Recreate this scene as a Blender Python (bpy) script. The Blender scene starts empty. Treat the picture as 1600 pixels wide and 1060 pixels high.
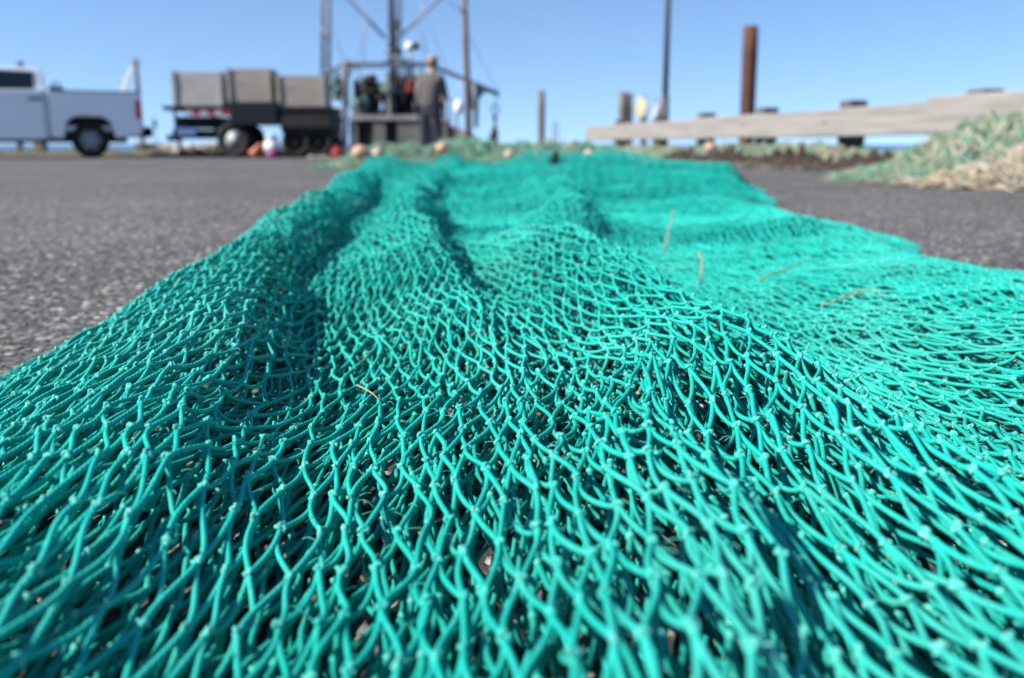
import bpy, bmesh, math, random
import numpy as np
from mathutils import Vector, Matrix

rng = np.random.default_rng(7)
random.seed(7)
S = bpy.context.scene
COL = S.collection
R = math.radians

# ------------------------------------------------------------------ camera
F = 1400.0                      # focal length in photo pixels (1600 wide)
PITCH = math.atan((530 - 226) / F)
CAMZ = 0.26
cam_d = bpy.data.cameras.new('camera')
cam = bpy.data.objects.new('camera', cam_d)
COL.objects.link(cam)
S.camera = cam
cam.location = (0, 0, CAMZ)
cam.rotation_euler = (math.pi / 2 - PITCH, 0, 0)
cam_d.sensor_width = 36
cam_d.lens = 36 * F / 1600
cam_d.clip_start = 0.02
cam_d.clip_end = 20000
cam_d.dof.use_dof = True
cam_d.dof.focus_distance = 0.70
cam_d.dof.aperture_fstop = 4.8
cam_d.dof.aperture_blades = 7


def at(px, py, Y):
    """world point seen at a photo pixel, at ground distance Y"""
    u, v = (px - 800) / F, (530 - py) / F
    dy = math.cos(PITCH) + v * math.sin(PITCH)
    dz = -math.sin(PITCH) + v * math.cos(PITCH)
    t = Y / dy
    return Vector((u * t, Y, CAMZ + dz * t))


# ------------------------------------------------------------------ materials
def mat(name, c1, c2=None, rough=0.6, scale=8.0, metal=0.0, bump=0.0, bscale=None, spec=0.5, stretch=None):
    m = bpy.data.materials.new(name)
    m.use_nodes = True
    nt = m.node_tree
    b = nt.nodes['Principled BSDF']
    b.inputs['Roughness'].default_value = rough
    b.inputs['Metallic'].default_value = metal
    b.inputs['Specular IOR Level'].default_value = spec
    c2 = c2 or tuple(x * 0.8 for x in c1)
    tc = nt.nodes.new('ShaderNodeTexCoord')
    mp = nt.nodes.new('ShaderNodeMapping')
    if stretch:
        mp.inputs['Scale'].default_value = stretch
    nt.links.new(tc.outputs['Object'], mp.inputs['Vector'])
    n = nt.nodes.new('ShaderNodeTexNoise')
    n.inputs['Scale'].default_value = scale
    n.inputs['Detail'].default_value = 5
    n.inputs['Roughness'].default_value = 0.6
    nt.links.new(mp.outputs['Vector'], n.inputs['Vector'])
    r = nt.nodes.new('ShaderNodeValToRGB')
    r.color_ramp.elements[0].position = 0.35
    r.color_ramp.elements[1].position = 0.65
    r.color_ramp.elements[0].color = (*c1, 1)
    r.color_ramp.elements[1].color = (*c2, 1)
    nt.links.new(n.outputs['Fac'], r.inputs['Fac'])
    nt.links.new(r.outputs['Color'], b.inputs['Base Color'])
    if bump:
        n2 = nt.nodes.new('ShaderNodeTexNoise')
        n2.inputs['Scale'].default_value = bscale or scale * 4
        n2.inputs['Detail'].default_value = 4
        nt.links.new(mp.outputs['Vector'], n2.inputs['Vector'])
        bp = nt.nodes.new('ShaderNodeBump')
        bp.inputs['Strength'].default_value = bump
        bp.inputs['Distance'].default_value = 0.01
        nt.links.new(n2.outputs['Fac'], bp.inputs['Height'])
        nt.links.new(bp.outputs['Normal'], b.inputs['Normal'])
    return m


def twine_material(name, ca, cb, cc, braid=True):
    """braided cord: colour drifts slowly over the net and in short faded spots; braid pattern as bump from the cord's own UVs"""
    m = bpy.data.materials.new(name)
    m.use_nodes = True
    nt = m.node_tree
    L = nt.links.new
    b = nt.nodes['Principled BSDF']
    b.inputs['Roughness'].default_value = 0.7
    b.inputs['Specular IOR Level'].default_value = 0.14
    tc = nt.nodes.new('ShaderNodeTexCoord')
    n1 = nt.nodes.new('ShaderNodeTexNoise')
    n1.inputs['Scale'].default_value = 6
    n1.inputs['Detail'].default_value = 3
    L(tc.outputs['Object'], n1.inputs['Vector'])
    n2 = nt.nodes.new('ShaderNodeTexNoise')
    n2.inputs['Scale'].default_value = 140
    n2.inputs['Detail'].default_value = 3
    L(tc.outputs['Object'], n2.inputs['Vector'])
    r1 = nt.nodes.new('ShaderNodeValToRGB')
    r1.color_ramp.elements[0].position = 0.35
    r1.color_ramp.elements[1].position = 0.68
    r1.color_ramp.elements[0].color = (*ca, 1)
    r1.color_ramp.elements[1].color = (*cb, 1)
    L(n1.outputs['Fac'], r1.inputs['Fac'])
    r2 = nt.nodes.new('ShaderNodeValToRGB')
    r2.color_ramp.elements[0].position = 0.52
    r2.color_ramp.elements[1].position = 0.75
    r2.color_ramp.elements[0].color = (0, 0, 0, 1)
    r2.color_ramp.elements[1].color = (.55, .55, .55, 1)
    L(n2.outputs['Fac'], r2.inputs['Fac'])
    n4 = nt.nodes.new('ShaderNodeTexNoise')      # sun-bleached, dirtier stretches
    n4.inputs['Scale'].default_value = 3.3; n4.inputs['Detail'].default_value = 6; n4.inputs['Roughness'].default_value = .7
    L(tc.outputs['Object'], n4.inputs['Vector'])
    r4 = nt.nodes.new('ShaderNodeValToRGB')
    r4.color_ramp.elements[0].position = .5; r4.color_ramp.elements[1].position = .72
    r4.color_ramp.elements[0].color = (0, 0, 0, 1); r4.color_ramp.elements[1].color = (.5, .5, .5, 1)
    L(n4.outputs['Fac'], r4.inputs['Fac'])
    m4 = nt.nodes.new('ShaderNodeMixRGB')
    L(r4.outputs['Color'], m4.inputs['Fac']); L(r1.outputs['Color'], m4.inputs['Color1']); m4.inputs['Color2'].default_value = (.10, .40, .34, 1)
    mx = nt.nodes.new('ShaderNodeMixRGB')
    L(r2.outputs['Color'], mx.inputs['Fac'])
    L(m4.outputs['Color'], mx.inputs['Color1'])
    mx.inputs['Color2'].default_value = (*cc, 1)
    L(mx.outputs['Color'], b.inputs['Base Color'])
    if braid:
        uv = nt.nodes.new('ShaderNodeUVMap')
        w = nt.nodes.new('ShaderNodeTexWave')
        w.wave_type = 'BANDS'
        w.bands_direction = 'DIAGONAL'
        w.inputs['Scale'].default_value = 1.0
        mp = nt.nodes.new('ShaderNodeMapping')
        mp.inputs['Scale'].default_value = (14, .628, 1)
        L(uv.outputs['UV'], mp.inputs['Vector'])
        L(mp.outputs['Vector'], w.inputs['Vector'])
        gr = nt.nodes.new('ShaderNodeValToRGB')      # darker tone in the grooves between the strands
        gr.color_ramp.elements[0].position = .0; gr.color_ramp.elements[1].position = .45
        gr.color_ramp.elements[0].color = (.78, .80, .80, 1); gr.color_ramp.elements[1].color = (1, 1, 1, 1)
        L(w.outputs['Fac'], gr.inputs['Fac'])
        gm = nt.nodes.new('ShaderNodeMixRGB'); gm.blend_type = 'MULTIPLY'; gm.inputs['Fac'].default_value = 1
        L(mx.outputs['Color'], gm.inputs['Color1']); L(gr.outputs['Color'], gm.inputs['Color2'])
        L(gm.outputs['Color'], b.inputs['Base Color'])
        n3 = nt.nodes.new('ShaderNodeTexNoise')
        n3.inputs['Scale'].default_value = 900
        n3.inputs['Detail'].default_value = 2
        L(tc.outputs['Object'], n3.inputs['Vector'])
        ad = nt.nodes.new('ShaderNodeMath')
        ad.operation = 'ADD'
        L(w.outputs['Fac'], ad.inputs[0])
        L(n3.outputs['Fac'], ad.inputs[1])
        bp = nt.nodes.new('ShaderNodeBump')
        bp.inputs['Strength'].default_value = 0.42
        bp.inputs['Distance'].default_value = 0.0005
        L(ad.outputs[0], bp.inputs['Height'])
        L(bp.outputs['Normal'], b.inputs['Normal'])
    return m


def asphalt_material():
    m = bpy.data.materials.new('asphalt')
    m.use_nodes = True
    nt = m.node_tree
    L = nt.links.new
    b = nt.nodes['Principled BSDF']
    b.inputs['Roughness'].default_value = 0.85
    b.inputs['Specular IOR Level'].default_value = 0.3
    tc = nt.nodes.new('ShaderNodeTexCoord')
    v = nt.nodes.new('ShaderNodeTexVoronoi')
    v.inputs['Scale'].default_value = 88
    L(tc.outputs['Object'], v.inputs['Vector'])
    sep = nt.nodes.new('ShaderNodeSeparateColor')
    L(v.outputs['Color'], sep.inputs['Color'])
    r = nt.nodes.new('ShaderNodeValToRGB')
    cr = r.color_ramp
    cr.elements[0].color = (.065, .063, .060, 1)
    cr.elements[1].color = (.72, .68, .62, 1)
    cr.elements[1].position = 1.0
    e = cr.elements.new(0.55); e.color = (.155, .150, .144, 1)
    e = cr.elements.new(0.85); e.color = (.27, .26, .25, 1)
    e = cr.elements.new(0.93); e.color = (.33, .27, .21, 1)
    L(sep.outputs[0], r.inputs['Fac'])
    # dark binder between the stones
    r2 = nt.nodes.new('ShaderNodeValToRGB')
    r2.color_ramp.elements[0].position = 0.25
    r2.color_ramp.elements[1].position = 0.65
    r2.color_ramp.elements[0].color = (1, 1, 1, 1)
    r2.color_ramp.elements[1].color = (.35, .35, .35, 1)
    L(v.outputs['Distance'], r2.inputs['Fac'])
    mu = nt.nodes.new('ShaderNodeMixRGB'); mu.blend_type = 'MULTIPLY'; mu.inputs['Fac'].default_value = 1
    L(r.outputs['Color'], mu.inputs['Color1']); L(r2.outputs['Color'], mu.inputs['Color2'])
    # broad wear patches
    n = nt.nodes.new('ShaderNodeTexNoise'); n.inputs['Scale'].default_value = 0.9; n.inputs['Detail'].default_value = 6
    L(tc.outputs['Object'], n.inputs['Vector'])
    r3 = nt.nodes.new('ShaderNodeValToRGB')
    r3.color_ramp.elements[0].position = 0.36; r3.color_ramp.elements[1].position = 0.64
    r3.color_ramp.elements[0].color = (.80, .80, .80, 1); r3.color_ramp.elements[1].color = (1.15, 1.13, 1.12, 1)
    L(n.outputs['Fac'], r3.inputs['Fac'])
    mu2 = nt.nodes.new('ShaderNodeMixRGB'); mu2.blend_type = 'MULTIPLY'; mu2.inputs['Fac'].default_value = 1
    L(mu.outputs['Color'], mu2.inputs['Color1']); L(r3.outputs['Color'], mu2.inputs['Color2'])
    L(mu2.outputs['Color'], b.inputs['Base Color'])
    n2 = nt.nodes.new('ShaderNodeTexNoise'); n2.inputs['Scale'].default_value = 60; n2.inputs['Detail'].default_value = 4
    L(tc.outputs['Object'], n2.inputs['Vector'])
    sub = nt.nodes.new('ShaderNodeMath'); sub.operation = 'SUBTRACT'
    L(n2.outputs['Fac'], sub.inputs[0]); L(v.outputs['Distance'], sub.inputs[1])
    bp = nt.nodes.new('ShaderNodeBump'); bp.inputs['Strength'].default_value = 1.0; bp.inputs['Distance'].default_value = 0.004
    L(sub.outputs[0], bp.inputs['Height'])
    L(bp.outputs['Normal'], b.inputs['Normal'])
    return m


def water_material():
    m = bpy.data.materials.new('sea_water')
    m.use_nodes = True
    nt = m.node_tree
    L = nt.links.new
    b = nt.nodes['Principled BSDF']
    b.inputs['Base Color'].default_value = (.03, .09, .17, 1)
    b.inputs['Roughness'].default_value = 0.25
    tc = nt.nodes.new('ShaderNodeTexCoord')
    n = nt.nodes.new('ShaderNodeTexNoise'); n.inputs['Scale'].default_value = 0.8; n.inputs['Detail'].default_value = 6
    L(tc.outputs['Object'], n.inputs['Vector'])
    bp = nt.nodes.new('ShaderNodeBump'); bp.inputs['Strength'].default_value = 0.6; bp.inputs['Distance'].default_value = 0.25
    L(n.outputs['Fac'], bp.inputs['Height']); L(bp.outputs['Normal'], b.inputs['Normal'])
    return m


M = {
    'asphalt': asphalt_material(),
    'water': water_material(),
    'twine': twine_material('teal_twine', (.004, .325, .26), (.009, .415, .34), (.06, .42, .355)),
    'twine_far': twine_material('teal_twine_plain', (.004, .335, .275), (.009, .425, .355), (.06, .42, .36), braid=False),
    'twine_shaded': twine_material('teal_twine_lower', (.004, .28, .222), (.008, .35, .285), (.06, .36, .30)),  # darker copy of the twine: shade of the lower layers put into the colour
    'knot': twine_material('teal_knot', (.025, .37, .30), (.08, .43, .365), (.22, .46, .40), braid=False),
    'soil': mat('verge_soil', (.14, .115, .08), (.075, .07, .045), .95, 3, bump=.6),
    'grass': mat('verge_grass', (.10, .14, .03), (.20, .18, .07), .9, 2),
    'stone': mat('pale_stone', (.45, .41, .36), (.30, .27, .24), .9, 5, bump=.5),
    'pebble': mat('pebble', (.22, .195, .17), (.09, .085, .085), .85, 60),
    'concrete': mat('quay_concrete', (.35, .33, .30), (.24, .22, .20), .9, 2, bump=.3),
    'truck': mat('pearl_white_paint', (.80, .81, .82), (.78, .79, .80), .28, 2, spec=.6),
    'black': mat('black_plastic', (.006, .006, .007), (.010, .010, .010), .6, 6, spec=.2),
    'rubber': mat('tyre_rubber', (.010, .010, .010), (.018, .017, .016), .8, 12, spec=.25),
    'glass': mat('dark_glass', (.008, .016, .018), (.01, .02, .022), .08, 2),
    'rim': mat('alloy_rim', (.30, .31, .33), (.24, .25, .27), .5, 5, metal=.3),
    'red': mat('red_lens', (.33, .016, .018), (.28, .012, .016), .25, 5),
    'taillight': mat('taillight_lens', (.55, .02, .018), (.48, .015, .015), .25, 5),
    'white': mat('white_paint', (.75, .74, .72), (.62, .61, .58), .5, 5),
    'crate': mat('weathered_crate_boards', (.36, .32, .27), (.23, .20, .165), .85, 3, bump=.4, stretch=(1, 1, 9)),
    'crate_grey': mat('grey_crate_boards', (.40, .385, .36), (.29, .28, .27), .8, 3, bump=.3, stretch=(1, 1, 7)),
    'navy': mat('dark_blue_steel', (.006, .010, .016), (.009, .013, .019), .6, 6, spec=.2),
    'darksteel': mat('dark_steel', (.018, .018, .019), (.03, .028, .026), .65, 8, spec=.25),
    'tape_white': mat('reflective_white', (.36, .38, .42), None, .4),
    'orange': mat('orange_plastic', (.40, .085, .025), (.3, .06, .015), .5, 6),
    'magenta': mat('magenta_plastic', (.20, .025, .13), (.16, .02, .10), .5, 6),
    'paleblue': mat('pale_blue_plastic', (.42, .55, .66), None, .5),
    'bluebin': mat('blue_plastic', (.10, .18, .38), None, .5),
    'boat_frame': mat('blue_grey_steel', (.05, .075, .105), (.08, .095, .115), .6, 4),
    'boat_hull': mat('worn_boat_paint', (.17, .155, .14), (.085, .078, .07), .7, 2.5, bump=.2),
    'boat_rail': mat('grey_bulwark_paint', (.30, .28, .25), (.19, .175, .155), .7, 3),
    'boat_dark': mat('dark_boat_paint', (.008, .007, .007), (.022, .018, .015), .8, 4),
    'mast': mat('mast_steel', (.045, .045, .046), (.08, .068, .06), .6, 3),
    'aluminium': mat('grey_spar_paint', (.17, .19, .22), (.13, .15, .175), .5, 3),
    'rustpole': mat('rust_streaked_steel', (.30, .26, .23), (.18, .11, .07), .75, 2.5, stretch=(1, 1, .3)),
    'rust': mat('rusted_steel', (.095, .036, .018), (.05, .020, .012), .85, 3, bump=.4, stretch=(3, 3, .6)),
    'rustorange': mat('orange_rust', (.36, .12, .035), (.22, .07, .025), .85, 6, bump=.4),
    'wire': mat('rigging_wire', (.30, .31, .33), None, .5),
    'cloth_red': mat('red_cloth', (.35, .03, .03), None, .8),
    'tealnet': mat('grey_teal_netting', (.07, .14, .13), (.14, .22, .20), .9, 12, bump=.6),
    'timber': mat('silvered_timber', (.275, .258, .235), (.185, .172, .155), .85, 2.2, bump=.4, stretch=(1.5, .4, 9)),
    'timber_dark': mat('tarred_timber', (.065, .055, .045), (.11, .095, .08), .9, 5, bump=.4, stretch=(6, 6, 1)),
    'pile': mat('weathered_pile', (.19, .172, .148), (.10, .092, .08), .9, 4, bump=.5, stretch=(6, 6, .6)),
    'yellow': mat('faded_yellow_paint', (.40, .385, .26), (.33, .315, .21), .6, 5),
    'whitecloth': mat('white_plastic_sheet', (.46, .47, .52), None, .6),
    'skin': mat('skin', (.48, .28, .20), None, .6),
    'jacket': mat('charcoal_jacket', (.06, .055, .053), (.095, .087, .082), .85, 4, bump=.3),
    'sleeve': mat('sunlit_tan_sleeve', (.20, .18, .165), (.15, .135, .125), .85, 6, bump=.3),  # paler than the jacket: sunlight on the left arm put into the colour
    'trousers': mat('navy_trousers', (.010, .013, .022), (.018, .021, .03), .85, 6, bump=.3),
    'cap': mat('faded_cap', (.32, .26, .20), (.25, .20, .16), .85, 8),
    'boot': mat('brown_boot', (.10, .06, .04), None, .7),
    'float': mat('faded_orange_float', (.54, .25, .17), (.48, .32, .23), .6, 8),
    'float_pale': mat('pale_buff_float', (.48, .36, .26), (.42, .29, .21), .6, 8),
    'stalk': mat('dry_grass_stalk', (.42, .29, .15), (.30, .18, .09), .8, 40),
    'on_a': mat('old_net_green', (.085, .20, .12), (.14, .25, .165), .85, 5),
    'on_b': mat('old_net_sage', (.19, .25, .165), (.26, .29, .205), .85, 5),
    'on_c': mat('old_net_tan', (.40, .30, .18), (.32, .25, .165), .85, 5),
    'on_d': mat('old_net_aqua', (.07, .34, .25), (.11, .40, .29), .85, 5),
    'on_e': mat('old_net_pale', (.42, .37, .30), (.36, .30, .25), .85, 5),
    'on_core': mat('old_net_core', (.045, .06, .04), (.09, .10, .07), .95, 9, bump=.8),
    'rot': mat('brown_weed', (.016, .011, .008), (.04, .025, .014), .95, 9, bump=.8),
}


# ------------------------------------------------------------------ tags, empties, mesh helpers
def tag(o, label=None, cat=None, group=None, kind=None):
    if label: o['label'] = label
    if cat: o['category'] = cat
    if group: o['group'] = group
    if kind: o['kind'] = kind
    return o


def thing(name, loc, label, cat, group=None, rotz=0.0):
    o = bpy.data.objects.new(name, None)
    o.empty_display_size = 0.1
    COL.objects.link(o)
    o.location = loc
    o.rotation_euler = (0, 0, rotz)
    return tag(o, label, cat, group)


def link_mesh(name, me, mats, parent=None):
    for m in (mats if isinstance(mats, (list, tuple)) else [mats]):
        me.materials.append(m)
    o = bpy.data.objects.new(name, me)
    COL.objects.link(o)
    o.parent = parent
    return o


def fast_mesh(name, V, Q, uv=None, mi=None, smooth=True):
    """V (n,3) float, Q (m,4) int quads"""
    me = bpy.data.meshes.new(name)
    V = np.ascontiguousarray(V, dtype=np.float32)
    Q = np.ascontiguousarray(Q, dtype=np.int32)
    k = Q.shape[1]
    me.vertices.add(len(V)); me.vertices.foreach_set('co', V.ravel())
    me.loops.add(Q.size); me.loops.foreach_set('vertex_index', Q.ravel())
    me.polygons.add(len(Q))
    me.polygons.foreach_set('loop_start', np.arange(0, Q.size, k, dtype=np.int32))
    me.polygons.foreach_set('use_smooth', np.full(len(Q), smooth, dtype=bool))
    if mi is not None:
        me.polygons.foreach_set('material_index', np.ascontiguousarray(mi, dtype=np.int32))
    if uv is not None:
        l = me.uv_layers.new(name='UVMap')
        l.data.foreach_set('uv', np.ascontiguousarray(uv, dtype=np.float32).ravel())
    me.update(calc_edges=True)
    return me


def tubes(P, rad, sides, uv=False, closed=False):
    """P (N,K,3) paths -> verts, quads, loop uvs. rad scalar or (N,) or (N,K)"""
    N, K, _ = P.shape
    rad = np.broadcast_to(np.asarray(rad, dtype=float).reshape(-1, 1) if np.ndim(rad) == 1 else rad, (N, K))
    T = np.empty_like(P)
    if closed:
        T = np.roll(P, -1, 1) - np.roll(P, 1, 1)
    else:
        T[:, 1:-1] = P[:, 2:] - P[:, :-2]
        T[:, 0] = P[:, 1] - P[:, 0]
        T[:, -1] = P[:, -1] - P[:, -2]
    T /= np.linalg.norm(T, axis=2, keepdims=True) + 1e-12
    mean = np.abs(T).mean(1)
    ref = np.eye(3)[np.argmin(mean, axis=1)][:, None, :]
    A = np.cross(T, ref); A /= np.linalg.norm(A, axis=2, keepdims=True) + 1e-12
    B = np.cross(T, A)
    ang = np.arange(sides) * 2 * math.pi / sides
    V = (P[:, :, None, :] + rad[:, :, None, None] * (np.cos(ang)[None, None, :, None] * A[:, :, None, :] + np.sin(ang)[None, None, :, None] * B[:, :, None, :]))
    segs = K if closed else K - 1
    base = (np.arange(N) * K * sides)[:, None, None]
    k0 = np.arange(segs)[None, :, None]
    k1 = (k0 + 1) % K
    s0 = np.arange(sides)[None, None, :]
    s1 = (s0 + 1) % sides
    q = np.stack([base + k0 * sides + s0, base + k0 * sides + s1, base + k1 * sides + s1, base + k1 * sides + s0], axis=-1)
    Q = q.reshape(-1, 4)
    UV = None
    if uv:
        seg = np.linalg.norm(np.diff(P, axis=1), axis=2)
        cum = np.concatenate([np.zeros((N, 1)), np.cumsum(seg, 1)], 1) * 10.0
        u0 = np.broadcast_to(cum[:, :-1, None], (N, segs, sides)); u1 = np.broadcast_to(cum[:, 1:, None], (N, segs, sides))
        v0 = np.broadcast_to(s0 / sides, (N, segs, sides)) * 6.0; v1 = v0 + 6.0 / sides
        UV = np.stack([np.stack([u0, v0], -1), np.stack([u0, v1], -1), np.stack([u1, v1], -1), np.stack([u1, v0], -1)], axis=3).reshape(-1, 2)
    return V.reshape(-1, 3), Q, UV


def merge(parts):
    vs, qs, us, n = [], [], [], 0
    for V, Q, U in parts:
        vs.append(V); qs.append(Q + n); n += len(V)
        if U is not None: us.append(U)
    return np.concatenate(vs), np.concatenate(qs), (np.concatenate(us) if us else None)


class MB:
    """collects boxes, bars, lathes and prisms; build() links them as one mesh"""
    def __init__(self):
        self.v, self.f, self.sm = [], [], []

    def add(self, vs, fs, smooth=False, mx=None):
        n = len(self.v)
        for p in vs:
            p = Vector(p)
            self.v.append(tuple(mx @ p if mx else p))
        for f in fs:
            self.f.append([n + i for i in f]); self.sm.append(smooth)
        return self

    def box(self, c, s, rot=None, bev=0.0):
        bm = bmesh.new()
        bmesh.ops.create_cube(bm, size=1)
        for v in bm.verts:
            v.co = Vector((v.co.x * s[0], v.co.y * s[1], v.co.z * s[2]))
        if bev:
            bmesh.ops.bevel(bm, geom=bm.edges[:], offset=bev, segments=2, affect='EDGES', profile=.5)
        mx = Matrix.Translation(Vector(c))
        if rot is not None: mx = mx @ rot
        bm.verts.index_update()
        self.add([v.co for v in bm.verts], [[v.index for v in f.verts] for f in bm.faces], False, mx)
        bm.free()
        return self

    def bar(self, pts, r, n=10, caps=True):
        pts = [Vector(p) for p in pts]
        K = len(pts)
        rs = r if isinstance(r, (list, tuple)) else [r] * K
        V, Q, _ = tubes(np.array([[list(p) for p in pts]], dtype=float), np.array([rs], dtype=float), n)
        fs = [list(q) for q in Q]
        base = len(self.v)
        self.add([tuple(v) for v in V], fs, True)
        if caps:
            self.f.append([base + i for i in range(n)][::-1]); self.sm.append(False)
            self.f.append([base + (K - 1) * n + i for i in range(n)]); self.sm.append(False)
        return self

    def lathe(self, prof, c, axis=(0, 0, 1), n=24, smooth=True):
        """prof [(r, h)...] about an axis through c"""
        q = Vector((0, 0, 1)).rotation_difference(Vector(axis)).to_matrix().to_4x4()
        mx = Matrix.Translation(Vector(c)) @ q
        vs, fs = [], []
        for r, h in prof:
            for k in range(n):
                a = 2 * math.pi * k / n
                vs.append((r * math.cos(a), r * math.sin(a), h))
        for i in range(len(prof) - 1):
            for k in range(n):
                fs.append([i * n + k, i * n + (k + 1) % n, (i + 1) * n + (k + 1) % n, (i + 1) * n + k])
        if prof[0][0] > 1e-5: fs.append([k for k in range(n)][::-1])
        if prof[-1][0] > 1e-5: fs.append([(len(prof) - 1) * n + k for k in range(n)])
        return self.add(vs, fs, smooth, mx)

    def ball(self, c, s, n=14, m=9, mx=None):
        vs, fs = [], []
        for i in range(m + 1):
            t = math.pi * i / m
            for k in range(n):
                a = 2 * math.pi * k / n
                vs.append((c[0] + s[0] * math.sin(t) * math.cos(a), c[1] + s[1] * math.sin(t) * math.sin(a), c[2] + s[2] * math.cos(t)))
        for i in range(m):
            for k in range(n):
                fs.append([i * n + k, (i + 1) * n + k, (i + 1) * n + (k + 1) % n, i * n + (k + 1) % n])
        return self.add(vs, fs, True, mx)

    def prism(self, poly, y0, y1, taper=None):
        """poly [(x, z)...] extruded from y0 to y1"""
        n = len(poly)
        vs = [(x, y0, z) for x, z in poly] + [(x, y1, z) for x, z in poly]
        fs = [list(range(n)), list(range(n, 2 * n))[::-1]] + [[i, n + i, n + (i + 1) % n, (i + 1) % n] for i in range(n)]
        return self.add(vs, fs)

    def build(self, name, m, root=None, parent=None, world=True, bevel=0.0):
        off = Vector(root.location) if (root is not None and world) else Vector((0, 0, 0))
        me = bpy.data.meshes.new(name)
        me.from_pydata([tuple(Vector(v) - off) for v in self.v], [], self.f)
        me.polygons.foreach_set('use_smooth', np.array(self.sm, dtype=bool))
        bm = bmesh.new(); bm.from_mesh(me)
        bmesh.ops.recalc_face_normals(bm, faces=bm.faces[:])
        bm.to_mesh(me); bm.free()
        me.update()
        o = link_mesh(name, me, m, parent or root)
        if bevel:
            md = o.modifiers.new('bevel', 'BEVEL'); md.width = bevel; md.segments = 2; md.limit_method = 'ANGLE'
        return o


def solo(mb, name, m, label, cat, group=None, bevel=0.0, kind=None):
    """a thing that is one mesh; its origin at its base"""
    vs = np.array(mb.v)
    c = Vector(((vs[:, 0].min() + vs[:, 0].max()) / 2, (vs[:, 1].min() + vs[:, 1].max()) / 2, vs[:, 2].min()))
    mb.v = [tuple(Vector(v) - c) for v in mb.v]
    o = mb.build(name, m, bevel=bevel)
    o.location = c
    return tag(o, label, cat, group, kind)


def noise_fn(seed, wl, n=9):
    r = np.random.default_rng(seed)
    k = 2 * math.pi / (wl * r.uniform(.7, 1.6, n))
    th = r.uniform(0, math.pi, n); ph = r.uniform(0, 2 * math.pi, n); am = r.uniform(.5, 1, n)
    am /= np.sqrt((am ** 2).sum() / 2) * 1.0
    def f(x, y):
        x, y = np.broadcast_arrays(np.asarray(x, float), np.asarray(y, float))
        out = np.zeros_like(x)
        for i in range(n):
            out += am[i] * np.sin(k[i] * (x * np.cos(th[i]) + y * np.sin(th[i])) + ph[i])
        return out
    return f


def sstep(a, b, x):
    t = np.clip((x - a) / (b - a), 0, 1)
    return t * t * (3 - 2 * t)


# ------------------------------------------------------------------ world, sun
SUN_EL, SUN_AZ = R(38), R(-111)          # azimuth clockwise from +Y (away from the camera); negative is to the left
sd = Vector((math.sin(SUN_AZ) * math.cos(SUN_EL), math.cos(SUN_AZ) * math.cos(SUN_EL), math.sin(SUN_EL)))
sl = bpy.data.lights.new('sun', 'SUN')
sl.energy = 5.0; sl.angle = R(0.53); sl.color = (1.0, .95, .88)
so = bpy.data.objects.new('sun', sl); COL.objects.link(so)
so.rotation_euler = (-sd).to_track_quat('-Z', 'Y').to_euler()
so.location = sd * 50
W = bpy.data.worlds.new('World'); S.world = W; W.use_nodes = True
nt = W.node_tree
bg = nt.nodes['Background']
sky = nt.nodes.new('ShaderNodeTexSky'); sky.sky_type = 'NISHITA'; sky.sun_disc = False
sky.sun_elevation = SUN_EL; sky.sun_rotation = SUN_AZ
sky.air_density = 1.0; sky.dust_density = 0.2; sky.ozone_density = 2.4; sky.altitude = 0
# the clear seaside sky: the lookup direction is lifted so that the blue reaches further down to the horizon
wtc = nt.nodes.new('ShaderNodeTexCoord')
wsp = nt.nodes.new('ShaderNodeSeparateXYZ'); nt.links.new(wtc.outputs['Generated'], wsp.inputs[0])
wma = nt.nodes.new('ShaderNodeMath'); wma.operation = 'MULTIPLY_ADD'
nt.links.new(wsp.outputs['Z'], wma.inputs[0]); wma.inputs[1].default_value = 1.25; wma.inputs[2].default_value = .155
wcb = nt.nodes.new('ShaderNodeCombineXYZ')
nt.links.new(wsp.outputs['X'], wcb.inputs[0]); nt.links.new(wsp.outputs['Y'], wcb.inputs[1]); nt.links.new(wma.outputs[0], wcb.inputs[2])
nt.links.new(wcb.outputs[0], sky.inputs['Vector'])
whs = nt.nodes.new('ShaderNodeHueSaturation'); whs.inputs['Saturation'].default_value = 1.08; whs.inputs['Hue'].default_value = .502
nt.links.new(sky.outputs['Color'], whs.inputs['Color'])
nt.links.new(whs.outputs['Color'], bg.inputs['Color'])
bg.inputs['Strength'].default_value = 0.118
S.view_settings.view_transform = 'Standard'; S.view_settings.look = 'None'
S.view_settings.exposure = 0.9; S.view_settings.gamma = 1
S.cycles.use_denoising = True
try:
    S.cycles.denoiser = 'OPENIMAGEDENOISE'
    S.cycles.denoising_input_passes = 'RGB_ALBEDO_NORMAL'
except Exception:
    pass
S.cycles.max_bounces = 6
S.cycles.sample_clamp_indirect = 8

# ------------------------------------------------------------------ the setting
RAILDIR = Vector((1.7 - 4.2, 20 - 7.4, 0)).normalized()
def rail_x(Y): return 1.7 + (20 - Y) * (4.2 - 1.7) / (20 - 7.4)
def flat(name, poly, z, m, kind='structure', thick=None):
    mb = MB()
    n = len(poly)
    vs = [(x, y, z) for x, y in poly]
    fs = [list(range(n))]
    if thick:
        vs += [(x, y, z - thick) for x, y in poly]
        fs += [[i, (i + 1) % n, n + (i + 1) % n, n + i] for i in range(n)]
        fs += [list(range(n, 2 * n))[::-1]]
    mb.add(vs, fs)
    o = mb.build(name, m)
    o['kind'] = kind
    return o

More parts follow.
